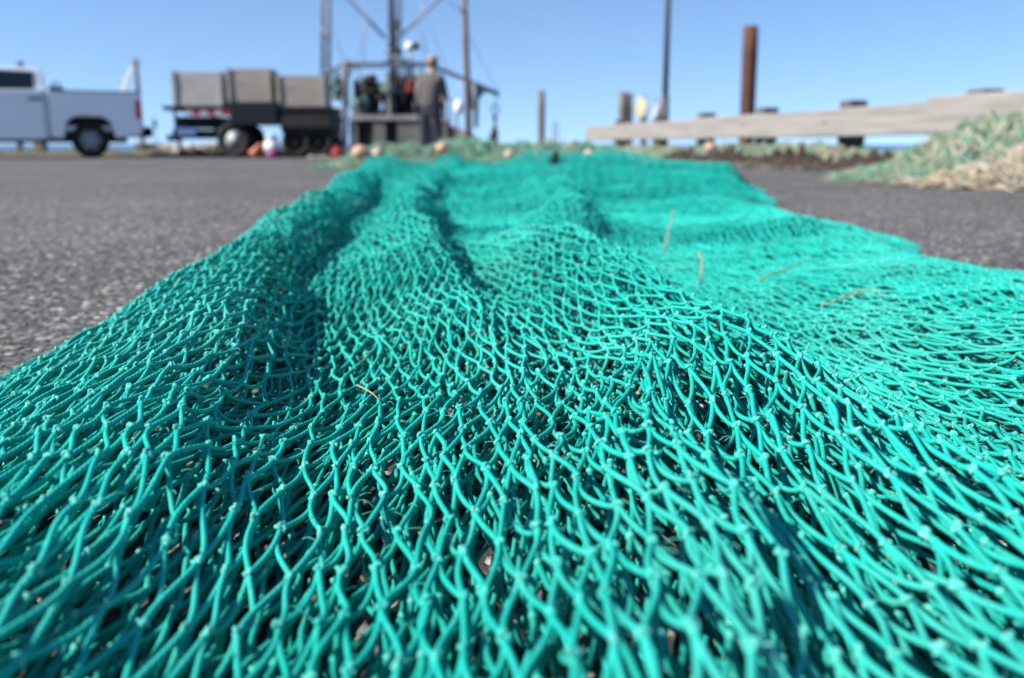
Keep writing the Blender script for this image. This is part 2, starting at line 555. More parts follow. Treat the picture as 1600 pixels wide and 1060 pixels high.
EDGE = 22.0
flat('quay', [(-70, -18), (rail_x(-18) + .65, -18), (rail_x(EDGE) + .65, EDGE), (-70, EDGE)], -0.012, M['concrete'], thick=2.4)
flat('asphalt', [(-70, -18), (rail_x(-18) + .45, -18), (rail_x(19.4) + .45, 19.4), (-70, 19.4)], 0.0, M['asphalt'])
flat('water', [(-6000, -300), (6000, -300), (6000, 9000), (-6000, 9000)], -1.5, M['water'])
# low verge behind the parked vehicles, a bumpy strip of soil
g = np.linspace(-40, 3.0, 430); h = np.linspace(19.3, 21.9, 14)
GX, GY = np.meshgrid(g, h)
vn = noise_fn(3, 1.1); vn2 = noise_fn(4, .35)
GZ = .012 + (.07 + .035 * vn(GX, GY) + .02 * vn2(GX, GY)) * sstep(19.3, 19.9, GY) * sstep(21.9, 21.4, GY) * sstep(3.0, 2.2, GX)
V = np.stack([GX, GY, np.maximum(GZ, .006)], -1).reshape(-1, 3)
nx, ny = len(g), len(h)
I = np.arange(nx * ny).reshape(ny, nx)
Q = np.stack([I[:-1, :-1], I[:-1, 1:], I[1:, 1:], I[1:, :-1]], -1).reshape(-1, 4)
o = link_mesh('verge', fast_mesh('verge', V, Q), M['soil']); o['kind'] = 'structure'

# grass on the verge
N = 9000
gx = rng.uniform(-22, 2.4, N); gy = rng.uniform(19.4, 21.6, N)
keep = (vn(gx, gy) + rng.normal(0, .5, N)) > .1
gx, gy = gx[keep], gy[keep]; N = len(gx)
hh = rng.uniform(.05, .16, N); an = rng.uniform(0, 6.28, N)
t = np.linspace(0, 1, 4)[None, :]
P = np.stack([gx[:, None] + np.cos(an)[:, None] * hh[:, None] * .5 * t ** 2, gy[:, None] + np.sin(an)[:, None] * hh[:, None] * .5 * t ** 2,
              .05 + hh[:, None] * t], -1)
V, Q, _ = tubes(P, .006 * (1.15 - np.broadcast_to(t, (N, 4))), 3)
tag(link_mesh('grass', fast_mesh('grass', V, Q), M['grass']), 'sparse yellowing grass along the verge behind the parked vehicles', 'grass', kind='stuff')


# stones and pebbles ------------------------------------------------
def rocks(n, xs, ys, zs, smin, smax, seed):
    r = np.random.default_rng(seed)
    bm = bmesh.new(); bmesh.ops.create_icosphere(bm, subdivisions=1, radius=1)
    bv = np.array([v.co[:] for v in bm.verts]); bf = np.array([[v.index for v in f.verts] for f in bm.faces]); bm.free()
    s = r.uniform(smin, smax, (n, 1, 1)) * r.uniform(.6, 1.2, (n, 1, 3)) * np.array([1, 1, .75])
    jit = 1 + r.normal(0, .14, (n, len(bv), 1))
    a = r.uniform(0, 6.28, n)
    ca, sa = np.cos(a)[:, None], np.sin(a)[:, None]
    v = bv[None] * jit * s
    x = v[..., 0] * ca - v[..., 1] * sa; y = v[..., 0] * sa + v[..., 1] * ca
    V = np.stack([x + xs[:, None], y + ys[:, None], v[..., 2] + zs[:, None]], -1).reshape(-1, 3)
    F = (bf[None] + (np.arange(n) * len(bv))[:, None, None]).reshape(-1, 3)
    return V, F


n = 260
px_ = rng.uniform(235, 360, n); yy = rng.uniform(20.3, 22.0, n)
xx = (px_ - 800) / F * yy
V, Fq = rocks(n, xx, yy, .06 + rng.uniform(0, .16, n), .05, .14, 11)
tag(link_mesh('rubble', fast_mesh('rubble', V, Fq, smooth=False), M['stone']), 'pale broken rubble at the water edge behind the trailer', 'rubble', kind='stuff')

# ------------------------------------------------------------------ the teal net
YT = [.0, .5, .8, 1.2, 1.6, 2.0, 2.6, 3.4, 4.5, 6, 8]
def tab(y, v): return np.interp(y, YT[:len(v)], v)
LE_Y = [0, .5, 1, 2, 3, 4, 5, 6, 7.5]
LE_X = [-.59, -.575, -.57, -.67, -.75, -.86, -1.0, -1.14, -1.25]
RE_Y = [0, .5, 1.2, 1.5, 1.7, 1.87, 2.1, 2.35, 2.6, 2.85, 3.1, 3.4, 4, 5, 6, 7.5]
RE_X = [1.3, 1.28, 1.25, 1.17, 1.05, .95, .98, 1.06, 1.09, 1.04, .97, 1.0, 1.17, 1.40, 1.58, 1.85]
YEND = 7.0
nzA, nzB, nzC, nzD, nzE, nzF = (noise_fn(s, w) for s, w in ((21, .27), (22, .13), (23, .7), (24, .3), (25, .22), (26, .5)))
def edgeL(y): return np.interp(y, LE_Y, LE_X) + .012 * np.sin(np.asarray(y) * 5) + .004 * np.sin(np.asarray(y) * 17 + 1)
def edgeR(y): return np.interp(y, RE_Y, RE_X) + .015 * np.sin(np.asarray(y) * 7.3 + 2)

def ridge(x, y, ys, xc, am, sl, sr):
    c = np.interp(y, ys, xc); a = np.interp(y, ys, am)
    s = np.where(x < c, sl, sr)
    return a * np.exp(-np.abs((x - c) / s) ** 2)

def netH(x, y):
    x, y = np.broadcast_arrays(np.asarray(x, float), np.asarray(y, float))
    w = .012 * nzD(x, y)
    x2 = x + w
    h = np.zeros_like(x)
    h = h + ridge(x2, y, [0, .5, .8, 1.2, 1.6, 2, 2.6, 3.2, 3.9, 4.4, 6, 8], [-.20, -.21, -.265, -.36, -.43, -.48, -.53, -.57, -.63, -.7, -.8, -.9],
                  [.055, .055, .064, .076, .086, .085, .085, .10, .125, .05, .02, .0], .23, .055)
    h = h + ridge(x2, y, [0, .5, .8, 1.1, 1.35, 1.6, 2, 2.6, 3.4, 4.5], [.0, .0, -.01, -.05, -.12, -.17, -.22, -.28, -.36, -.4],
                  [.03, .03, .034, .04, .065, .085, .09, .085, .07, .04], .10, .055)
    h = h + ridge(x2, y, [0, .3, .5, .7, .85, 1.0], [.07, .075, .10, .12, .115, .1], [.042, .046, .044, .034, .012, 0], .07, .032)
    h = h + ridge(x2, y, [0, .4, .55, .7, 1, 1.3, 1.55, 1.8, 2.1], [.25, .24, .235, .22, .185, .135, .08, .03, .0],
                  [.056, .056, .06, .066, .080, .094, .092, .045, .0], .115, .06)
    h = h + ridge(x2, y, [0, .5, .9, 1.4, 2, 2.6, 3.2], [.5, .52, .62, .72, .72, .78, .7], [.07, .07, .055, .035, .02, .035, .02], .16, .14)
    h = h + ridge(x2, y, [1.6, 2.1, 2.6, 3.2, 4, 5], [.02, .12, .18, .2, .16, .1], [0, .05, .075, .085, .07, .03], .10, .09)
    h = h + ridge(x2, y, [1.3, 1.6, 1.75, 1.95], [1.10, 1.07, 1.04, 1.02], [0, .085, .085, 0], .08, .12)
    far = sstep(2.2, 4.5, y)
    h = h + .0035 * nzA(x, y) + .0008 * nzB(x, y) + far * .018 * (nzC(x, y)) + .010 * sstep(1.2, 2.2, y) * nzF(x, y)
    h = h + .078 * sstep(3.8, 6.2, y)
    h = h + .085 * np.exp(-((x - .55) / .5) ** 2 - ((y - 6.2) / .6) ** 2)
    h = h + .01 * np.exp(-((x + .75) / .35) ** 2 - ((y - 6.2) / .5) ** 2)
    h = np.maximum(h, 0)
    e = sstep(0, .17, x - edgeL(y)) * sstep(0, .19, edgeR(y) - x) * sstep(YEND + .05, YEND - .25, y)
    return h * e, e

RT = 0.0017
NC = 122
ROW = .051
NR = int((YEND - .12) / ROW)

def net_layer(frac, base, seed, ncols=NC):
    """knot positions (NR, ncols, 3); odd rows sit half a mesh to the side"""
    r = np.random.default_rng(seed)
    n1, n2, n3, n4 = (noise_fn(seed * 10 + k, w) for k, w in ((1, .40), (2, .20), (3, .38), (4, .12)))
    out = np.zeros((NR, ncols, 3))
    for j in range(NR):
        y = .12 + j * ROW
        L_, R_ = float(edgeL(y)), float(edgeR(y))
        xs = np.linspace(L_, R_, 700)
        h = netH(xs, y)[0] * frac
        ds = .8 * np.diff(xs) + .2 * np.hypot(np.diff(xs), np.diff(h))
        xm = (xs[1:] + xs[:-1]) / 2
        ds = ds * np.exp(.05 * n1(xm, y * .3) + .03 * n2(xm, y * .25))
        cum = np.concatenate([[0], np.cumsum(ds)]); cum /= cum[-1]
        s = (np.arange(ncols) + (.5 if j % 2 else 0.) + .25) / ncols
        s = s + .0035 * np.sin(np.arange(ncols) * 1.7 + j * .3) * .5
        s = np.clip(s, 0, 1)
        x = np.interp(s, cum, xs)
        yy = y + .009 * n3(x, y) + .0022 * n4(x, y) + r.normal(0, .0013, ncols)
        x = x + r.normal(0, .0010, ncols)
        hh, e = netH(x, yy)
        z = hh * frac + base * e + RT + np.abs(r.normal(0, .0015, ncols)) * e
        out[j, :, 0] = x; out[j, :, 1] = yy; out[j, :, 2] = z
    return out

def net_bars(K, seed, frac, base, j0, j1, npts, droop=.07):
    """cords between knots as gentle S curves that leave every knot lengthwise"""
    r = np.random.default_rng(seed)
    a, b = [], []
    for j in range(j0, min(j1, NR - 1)):
        A, B = K[j], K[j + 1]
        if j % 2 == 0:
            a += [A, A[1:]]; b += [B, B[:-1]]
        else:
            a += [A, A[:-1]]; b += [B, B[1:]]
    A = np.concatenate(a); B = np.concatenate(b)
    d = B - A
    ln = np.linalg.norm(d, axis=1, keepdims=True)
    keep = (ln[:, 0] < .17)
    A, B, d, ln = A[keep], B[keep], d[keep], ln[keep]
    n = len(A)
    Tn = d.copy(); Tn[:, 0] *= .15
    Tn = Tn / (np.linalg.norm(Tn, axis=1, keepdims=True) + 1e-9) * ln
    T0 = Tn * r.uniform(.75, 1.25, (n, 1)) + r.normal(0, .12, (n, 3)) * ln * np.array([.5, .3, .4])
    T1 = Tn * r.uniform(.75, 1.25, (n, 1)) + r.normal(0, .12, (n, 3)) * ln * np.array([.5, .3, .4])
    t = np.linspace(0, 1, npts)[None, :, None]
    h00 = 2 * t ** 3 - 3 * t ** 2 + 1; h10 = t ** 3 - 2 * t ** 2 + t; h01 = -2 * t ** 3 + 3 * t ** 2; h11 = t ** 3 - t ** 2
    P = h00 * A[:, None] + h10 * T0[:, None] + h01 * B[:, None] + h11 * T1[:, None]
    bow = r.normal(0, 1, (n, 1, 3)) * np.array([.03, .015, .02]) * ln[:, :, None]
    bow[:, :, 2] -= np.abs(r.normal(0, droop, (n, 1))) * ln
    P = P + bow * (4 * t * (1 - t))
    P[:, :, 2] = np.maximum(P[:, :, 2], RT * 1.02)
    return P

def trefoil(K, rad, seed, seg=18, sides=6):
    r = np.random.default_rng(seed)
    n = len(K)
    t = np.arange(seg) * 2 * math.pi / seg
    base = np.stack([np.sin(t) + 2 * np.sin(2 * t), np.cos(t) - 2 * np.cos(2 * t), -np.sin(3 * t)], -1)
    sc = r.uniform(.85, 1.2, (n, 1, 1)) * np.array([.85, 1.1, 1.0]) * rad * .52
    q = r.normal(0, 1, (n, 4)); q /= np.linalg.norm(q, axis=1, keepdims=True)
    w, x, y, z = q.T
    Rm = np.stack([1 - 2 * (y * y + z * z), 2 * (x * y - z * w), 2 * (x * z + y * w), 2 * (x * y + z * w), 1 - 2 * (x * x + z * z), 2 * (y * z - x * w),
                   2 * (x * z - y * w), 2 * (y * z + x * w), 1 - 2 * (x * x + y * y)], -1).reshape(n, 3, 3)
    P = np.einsum('nij,nkj->nki', Rm, base[None] * sc) + K[:, None, :] + np.array([0, 0, rad * .25])
    return tubes(P, rad * .80, sides, closed=True)

def blobs(K, rad, seed, n_=6, m_=4):
    r = np.random.default_rng(seed)
    vs, fs = [], []
    for i in range(m_ + 1):
        t = math.pi * i / m_
        for k in range(n_):
            a = 2 * math.pi * k / n_
            vs.append((math.sin(t) * math.cos(a), math.sin(t) * math.sin(a), math.cos(t)))
    for i in range(m_):
        for k in range(n_):
            fs.append([i * n_ + k, (i + 1) * n_ + k, (i + 1) * n_ + (k + 1) % n_, i * n_ + (k + 1) % n_])
    vs, fs = np.array(vs), np.array(fs)
    V = vs[None] * rad * r.uniform(1.3, 1.75, (len(K), 1, 3)) * (1 + r.normal(0, .08, (len(K), len(vs), 1))) + K[:, None]
    Q = fs[None] + (np.arange(len(K)) * len(vs))[:, None, None]
    return V.reshape(-1, 3), Q.reshape(-1, 4), None

net = thing('fishing_net', (0, 0, 0), 'bright teal knotted fishing net spread in folds across the asphalt toward the camera', 'fishing net')
JN = int((2.0 - .12) / ROW)       # near rows get the full cord detail
JM = int((3.6 - .12) / ROW)
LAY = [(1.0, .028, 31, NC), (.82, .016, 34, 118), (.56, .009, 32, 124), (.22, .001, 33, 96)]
for li, (fr, ba, sd_, ncl) in enumerate(LAY):
    K = net_layer(fr, ba, sd_, ncl)
    parts = []
    near = net_bars(K, sd_ + 50, fr, ba, 0, JN, 12 if li == 0 else 9)
    parts.append(tubes(near, RT * rng.uniform(.92, 1.08, len(near)), 8 if li == 0 else 6, uv=True))
    mid = net_bars(K, sd_ + 60, fr, ba, JN, JM, 8)
    parts.append(tubes(mid, RT * 1.1, 6, uv=True))
    if li != 3:
        farb = net_bars(K, sd_ + 70, fr, ba, JM, NR, 5)
        parts.append(tubes(farb, RT * 1.25, 6, uv=True))
    V, Q, U = merge(parts[:1] + [(a_, b_, np.zeros((len(b_) * 4, 2))) for a_, b_, _ in parts[1:]])
    mi = np.zeros(len(Q), int); mi[len(parts[0][1]):] = 1
    link_mesh('netting', fast_mesh('netting', V, Q, U, mi), [M['twine'] if li == 0 else M['twine_shaded'], M['twine_far']], net)
    kp = []
    kn = K[:JN].reshape(-1, 3)
    kp.append(trefoil(kn, RT, sd_) if li == 0 else blobs(kn, RT, sd_, 7, 5))
    if li != 3:
        kp.append(blobs(K[JN:].reshape(-1, 3), RT, sd_ + 5, 5, 3))
    V, Q, _ = merge(kp)
    tag(link_mesh('knots', fast_mesh('knots', V, Q), M['knot'], net), kind='stuff')
# frayed fibres standing out of the cords
N = 2600
fx = rng.uniform(-.5, .9, N); fy = rng.uniform(.35, 1.6, N)
fz = netH(fx, fy)[0] + .028
an = rng.uniform(0, 6.28, N); ln = rng.uniform(.004, .012, N); up = rng.uniform(.1, 1, N)
t = np.linspace(0, 1, 4)[None, :]
P = np.stack([fx[:, None] + np.cos(an)[:, None] * ln[:, None] * t, fy[:, None] + np.sin(an)[:, None] * ln[:, None] * t ** 1.5, fz[:, None] + up[:, None] * ln[:, None] * t * (1.3 - t)], -1)
V, Q, _ = tubes(P, .00028, 3)
tag(link_mesh('frayed_fibres', fast_mesh('frayed_fibres', V, Q), M['knot'], net), kind='stuff')

# loose grit on the asphalt near the camera
n = 5200
xs = rng.uniform(-2.2, 1.5, n); ys = .25 + 3.0 * rng.uniform(0, 1, n) ** 1.5
V, Fq = rocks(n, xs, ys, np.full(n, .0012), .0012, .0042, 12)
tag(link_mesh('gravel', fast_mesh('gravel', V, Fq, smooth=False), M['pebble']), 'loose brown and grey grit lying on the asphalt under the net', 'gravel', kind='stuff')


# crumbs of dry weed and shell caught in the meshes
n = 420
xs = rng.uniform(-.6, 1.1, n); ys = .4 + 2.2 * rng.uniform(0, 1, n) ** 1.4
V, Fq = rocks(n, xs, ys, netH(xs, ys)[0] * rng.uniform(.5, 1, n) + .024, .0010, .0030, 17)
tag(link_mesh('litter', fast_mesh('litter', V, Fq, smooth=False), mat('dry_weed_crumbs', (.40, .27, .15), (.30, .16, .10), .9, 40)), 'crumbs of dry tan weed and shell caught in the teal meshes', 'litter', kind='stuff')

# ------------------------------------------------------------------ dry stalks caught in the net
def stalk(p, label, r=.0012, name='dry_stalk', fork=None):
    mb = MB()
    mb.bar(p, [r * (1.2 - .6 * i / (len(p) - 1)) for i in range(len(p))], 6)
    for f in (fork or []):
        mb.bar(f, r * .6, 5)
    return solo(mb, name, M['stalk'], label, 'dry stalk', 'dry stalks caught in the teal net')

def on_net(px, py, dz=.004, guess=None):
    """where the view line through a pixel meets the top of the net"""
    Y = .3
    while Y < 7:
        p = at(px, py, Y)
        hh, e = netH(p.x, p.y)
        if p.z <= float(hh) + .028 * float(e) + RT:
            break
        Y += .01
    return Vector((p.x, p.y, p.z + dz))

def stalk_px(pts, label, r=.0012, lie=False, fork=None):
    b = on_net(*pts[0])
    P = []
    if lie:
        return stalk([on_net(x, y) + Vector((0, 0, .002)) for x, y in pts], label, r, fork=[[on_net(x, y) + Vector((0, 0, .002)) for x, y in f] for f in (fork or [])])
    for i, q in enumerate(pts):
        Yq = b.y + .01 * i
        P.append(at(q[0], q[1], Yq) + Vector((0, 0, .006)))
    fk = [[at(x, y, b.y + .02) + Vector((0, 0, .006)) for x, y in f] for f in (fork or [])]
    return stalk(P, label, r, fork=fk)

stalk_px([(1037, 402), (1041, 380), (1047, 355), (1052, 332)], 'pale straight dry stalk standing up out of the net behind the big fold', .0016)
stalk_px([(1092, 446), (1097, 428), (1096, 412), (1091, 398)], 'hooked tan dry stalk standing just behind the crest of the big fold', .0016)
stalk_px([(1186, 442), (1215, 430), (1245, 417), (1285, 404)], 'long straight brown stalk lying slanted across the net right of the hooked one', .0013, lie=True)
stalk_px([(1282, 484), (1310, 474), (1340, 464), (1378, 462)], 'brown forked twig with seed heads lying on the right of the net', .0009, lie=True, fork=[[(1340, 464), (1362, 458), (1380, 470)], [(1310, 474), (1330, 462), (1352, 460)]])
stalk_px([(558, 612), (570, 618), (582, 625), (592, 635)], 'short pale straw lying in the dark hollow left of the middle', .0008, lie=True)
stalk_px([(560, 578), (568, 572), (576, 562), (583, 557)], 'thin curved straw just above the short pale one in the hollow', .0006)

# black rag at the far end of the net
p = on_net(866, 257)
mb = MB()
bm = bmesh.new(); bmesh.ops.create_icosphere(bm, subdivisions=3, radius=1)
for v in bm.verts:
    k = 1 + .25 * math.sin(v.co.x * 5 + 1) * math.cos(v.co.y * 6) + .15 * math.sin(v.co.z * 9)
    v.co = Vector((v.co.x * .028 * k + .012 * v.co.z, v.co.y * .03 * k, v.co.z * .05 * k))
bm.verts.index_update()
mb.add([v.co + p + Vector((0, 0, .02)) for v in bm.verts], [[v.index for v in f.verts] for f in bm.faces], True); bm.free()
solo(mb, 'rag', M['black'], 'small crumpled black rag on the far end of the teal net', 'rag')


# ------------------------------------------------------------------ old net heaps
def heap(name, hfun, xr, yr, nstr, label, weights, seed, rad=.004, res=90, lumpy=.10, ropes=0, slen=(.08, .30)):
    """a mound of discarded netting: lumpy dark core with tangled cords of several colours over it"""
    r = np.random.default_rng(seed)
    gx, gy = np.linspace(*xr, res), np.linspace(*yr, res)
    X, Y = np.meshgrid(gx, gy)
    lump = noise_fn(seed + 1, .25); lump2 = noise_fn(seed + 2, .09)
    def H(x, y):
        b = hfun(x, y)
        return b * (1 + lumpy * lump(x, y) + .06 * lump2(x, y)) - .01
    Z = H(X, Y) - .02
    V0 = np.stack([X, Y, Z], -1).reshape(-1, 3)
    I = np.arange(res * res).reshape(res, res)
    Q0 = np.stack([I[:-1, :-1], I[:-1, 1:], I[1:, 1:], I[1:, :-1]], -1).reshape(-1, 4)
    zq = V0[Q0][:, :, 2].max(1)
    Q0 = Q0[zq > -.005]
    # cords
    n = nstr * 3
    x0 = r.uniform(*xr, n); y0 = r.uniform(*yr, n)
    ok = hfun(x0, y0) > .012
    x0, y0 = x0[ok][:nstr], y0[ok][:nstr]; n = len(x0)
    K = 8
    a = r.uniform(0, 6.28, n); turn = r.normal(0, .45, (n, K)); L = r.uniform(*slen, n) / K
    ang = a[:, None] + np.cumsum(turn, 1)
    px = x0[:, None] + np.cumsum(np.cos(ang) * L[:, None], 1); py = y0[:, None] + np.cumsum(np.sin(ang) * L[:, None], 1)
    lift = np.abs(r.normal(0, .02, (n, 1))) + .014 * np.sin(np.linspace(0, math.pi, K))[None, :] * r.uniform(-.3, 2.2, (n, 1))
    pz = np.maximum(H(px, py), 0) + lift + r.normal(0, .004, (n, K))
    P = np.stack([px, py, np.maximum(pz, rad)], -1)
    V1, Q1, _ = tubes(P, rad * r.uniform(.7, 1.3, n), 4)
    cl = noise_fn(seed + 3, .5)(x0, y0)
    order = np.clip((r.uniform(0, 1, n) + .13 * cl), 0, .999)
    cw = np.cumsum(np.array(weights) / sum(weights))
    mi = np.searchsorted(cw, order) + 1
    mi = np.minimum(mi, len(weights))
    V = np.concatenate([V0, V1]); Q = np.concatenate([Q0, Q1 + len(V0)])
    MI = np.concatenate([np.zeros(len(Q0), int), np.repeat(mi, 4 * (K - 1))])
    if ropes:           # a few long loose ropes and bunched twists over the heap
        KR = 26
        xr0 = r.uniform(*xr, ropes * 4); yr0 = r.uniform(*yr, ropes * 4)
        okr = hfun(xr0, yr0) > .06
        xr0, yr0 = xr0[okr][:ropes], yr0[okr][:ropes]; m_ = len(xr0)
        an_ = r.uniform(0, 6.28, m_)[:, None] + np.cumsum(r.normal(0, .38, (m_, KR)), 1)
        st = r.uniform(.4, 1.3, m_)[:, None] / KR
        qx = xr0[:, None] + np.cumsum(np.cos(an_) * st, 1); qy = yr0[:, None] + np.cumsum(np.sin(an_) * st, 1)
        on = hfun(qx, qy).min(1) > .03
        qx, qy = qx[on], qy[on]; m_ = len(qx)
        qz = np.maximum(H(qx, qy), 0) + .025 + .02 * np.sin(np.linspace(0, 9, KR))[None] * r.uniform(0, 1, (m_, 1))
        V2, Q2, _ = tubes(np.stack([qx, qy, np.maximum(qz, .01)], -1), r.uniform(.007, .014, m_), 6)
        MI = np.concatenate([MI, np.repeat(r.choice([1, 2, 3, 4, 5], m_, p=[.25, .2, .25, .1, .2]), 6 * (KR - 1))])
        Q = np.concatenate([Q, Q2 + len(V)]); V = np.concatenate([V, V2])
    c = np.array([np.mean(xr), np.mean(yr), 0.])
    o = link_mesh(name, fast_mesh(name, V - c, Q, mi=MI), [M['on_core'], M['on_a'], M['on_b'], M['on_c'], M['on_d'], M['on_e']])
    o.location = c
    return tag(o, label, 'old net', 'discarded old nets')

def gauss(x, y, cx, cy, sx, sy, a, p=2): return a * np.exp(-np.abs((x - cx) / sx) ** p - np.abs((y - cy) / sy) ** p)

# middle heap beyond the end of the teal net
def hm(x, y):
    return np.maximum(gauss(x, y, -1.3, 10.6, .62, .8, .20, 4), np.maximum(gauss(x, y, -.55, 11.2, .6, .9, .27, 3), gauss(x, y, .5, 10.8, .9, .8, .225, 4)))
heap('old_net_heap', hm, (-2.4, 1.8), (9.3, 12.6), 5200, 'long low heap of grey-green net behind the far end of the teal net', [3.2, 1.8, .5, 3.0, .35], 41)
# low heap along the foot of the rail
def hr(x, y):
    c = rail_x(y) - .42
    return (.175 + .045 * np.sin(y * 1.9 + .6) * np.sin(y * .83)) * np.exp(-np.abs((x - c) / .40) ** 5 - np.abs((y - 12.4) / 5.2) ** 8)
heap('old_net_heap', hr, (1.4, 4.3), (7.2, 17.8), 17000, 'sage green old net strung out low along the foot of the guard rail', [2.0, 3.0, 1.6, .7, .7], 43, rad=.0042, res=150, slen=(.08, .28), lumpy=.12, ropes=90)
# big heap at the right
def hb(x, y):
    return np.maximum(np.maximum(gauss(x, y, 3.62, 6.75, .62, .62, .385, 2.6), gauss(x, y, 3.15, 6.3, .55, .5, .21, 3)), gauss(x, y, 4.3, 6.6, .8, .6, .25, 3))
heap('old_net_heap', hb, (2.3, 5.4), (5.4, 7.6), 17000, 'tall tangled green and tan net heap hiding the near end of the guard rail', [3.4, 2.5, 1.1, 1.1, 1.0], 45, rad=.0031, slen=(.06, .20), lumpy=.16, ropes=160)
# tan rope tangle at its foot
def ht(x, y): return np.maximum(gauss(x, y, 2.95, 5.5, .33, .2, .11, 3), gauss(x, y, 3.45, 5.75, .45, .22, .20, 3))
heap('old_net_heap', ht, (2.4, 4.2), (5.1, 6.2), 1800, 'frayed buff rope tangle spilling from the foot of the tall net heap', [.4, .8, 3, .2, 3], 47, rad=.005, res=50)
# brown weed mat in the shade under the rail nets
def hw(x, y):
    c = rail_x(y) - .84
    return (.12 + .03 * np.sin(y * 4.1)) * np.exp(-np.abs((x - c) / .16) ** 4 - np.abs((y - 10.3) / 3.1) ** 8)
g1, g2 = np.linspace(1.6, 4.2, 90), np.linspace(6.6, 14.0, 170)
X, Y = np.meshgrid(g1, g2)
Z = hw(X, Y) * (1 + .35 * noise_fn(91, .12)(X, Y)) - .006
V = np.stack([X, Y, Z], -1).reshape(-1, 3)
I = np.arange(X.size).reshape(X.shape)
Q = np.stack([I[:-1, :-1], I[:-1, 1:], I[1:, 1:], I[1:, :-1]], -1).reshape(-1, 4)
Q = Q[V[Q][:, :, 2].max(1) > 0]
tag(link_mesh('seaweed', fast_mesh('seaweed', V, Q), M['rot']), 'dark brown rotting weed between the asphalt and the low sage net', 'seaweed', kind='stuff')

# floats lying on the heaps
def net_float(px, py, Y, rx, m, label, tilt=0.3):
    c = at(px, py, Y)
    t_ = thing('net_float', c, label, 'float', 'net floats on the old nets')
    prof = [(.012, -1.2), (.012, -1.12), (.45, -1.08), (.78, -.8), (.97, -.35), (1.0, 0), (.97, .35), (.78, .8), (.45, 1.08), (.012, 1.12), (.012, 1.2)]
    ax = Vector((math.cos(tilt), math.sin(tilt) * .6, .25)).normalized()
    MB().lathe([(a * rx, b * rx) for a, b in prof], c, ax, 20).build('body', m, t_)
    for s in (-1, 1):
        MB().lathe([(.20 * rx, 0), (.30 * rx, .02 * rx), (.30 * rx, .10 * rx), (.18 * rx, .12 * rx)], c + ax * (s * 1.06 * rx) - (ax * .06 * rx if s < 0 else Vector()), ax, 12).build('collar', M['timber_dark'], t_)
    return t_
net_float(562, 238, 9.9, .075, M['float'], 'salmon orange float, leftmost on the middle old net heap')
net_float(591, 240, 9.8, .06, M['float_pale'], 'buff float just right of the salmon orange one', 1.1)
net_float(691, 232, 10.1, .062, M['float'], 'peach float at the feet of the standing person', .7)
net_float(796, 242, 9.9, .05, M['float_pale'], 'small pale float near the hanging rusty trawl door', .2)
net_float(920, 241, 9.0, .045, M['float_pale'], 'small cream float beside the start of the guard rail', 1.9)
net_float(1110, 231, 9.6, .05, M['float'], 'little orange float on the sage net below the rail', .5)

# ------------------------------------------------------------------ timber guard rail
rail = thing('guard_rail', (rail_x(12), 12, 0), 'weathered grey timber guard rail on dark posts along the quay edge', 'guard rail')
def rail_beam(y0, y1, z0, z1, off, seg=14):
    """a long squared timber, slightly wavy along its length"""
    mb = MB()
    nrm = Vector((-RAILDIR.y, RAILDIR.x, 0))
    ring = []
    for i in range(seg + 1):
        y = y0 + (y1 - y0) * i / seg
        c = Vector((rail_x(y), y, 0)) + nrm * off
        wob = .006 * math.sin(i * 1.9) ; wz = .006 * math.sin(i * 1.3 + 1)
        for (a, b) in ((-.1, z0), (.1, z0), (.1, z1), (-.1, z1)):
            ring.append(c + nrm * (a + wob) + Vector((0, 0, b + wz)))
    fs = [[0, 1, 2, 3][::-1], [seg * 4 + k for k in range(4)]]
    for i in range(seg):
        for k in range(4):
            fs.append([i * 4 + k, i * 4 + (k + 1) % 4, (i + 1) * 4 + (k + 1) % 4, (i + 1) * 4 + k])
    mb.add(ring, fs)
    return mb.build('beam', M['timber'], rail, bevel=.015)
rail_beam(8.62, 20.0, .345, .645, 0)
rail_beam(-6, 8.60, .358, .690, .022)
for y in (4.2, 6.25, 8.30, 10.37, 12.4, 14.4, 16.4, 18.6):
    nrm = Vector((-RAILDIR.y, RAILDIR.x, 0))
    c = Vector((rail_x(y), y, 0)) - nrm * .24
    rot = Matrix.Rotation(math.atan2(RAILDIR.y, RAILDIR.x), 4, 'Z')
    MB().box(c + Vector((0, 0, .33)), (.22, .22, .83), rot).build('post', M['timber_dark'], rail, bevel=.015)
    MB().lathe([(.013, 0), (.013, .012), (.008, .016)], c + nrm * .342 + Vector((0, 0, .5)), nrm, 10).build('bolt', M['mast'], rail)

# ------------------------------------------------------------------ piles and poles
def pile(px0, px1, ytop, ybase, Y, m, name, label, cat, base_z=-2.5, group=None, lean=0.0, sq=1.0):
    a, b = at(px0, ytop, Y), at(px1, ytop, Y)
    r = abs(b.x - a.x) / 2
    top = (a + b) / 2
    lo = at((px0 + px1) / 2 + lean, ybase, Y)
    zb = base_z
    d = (top - lo) / max(top.z - lo.z, .01)
    n = 10
    pts = [Vector((lo.x + d.x * (zb + (top.z - zb) * i / n - lo.z), Y, zb + (top.z - zb) * i / n)) for i in range(n + 1)]
    rs = [r * (1.05 - .05 * i / n + .015 * math.sin(i * 2.3)) for i in range(n + 1)]
    mb = MB(); mb.bar(pts, rs, 20)
    mb.lathe([(r * .97, 0), (r * .90, r * .12), (.001, r * .16)], top + Vector((0, 0, .001)), (0, 0, 1), 20)
    return solo(mb, name, m, label, cat, group)

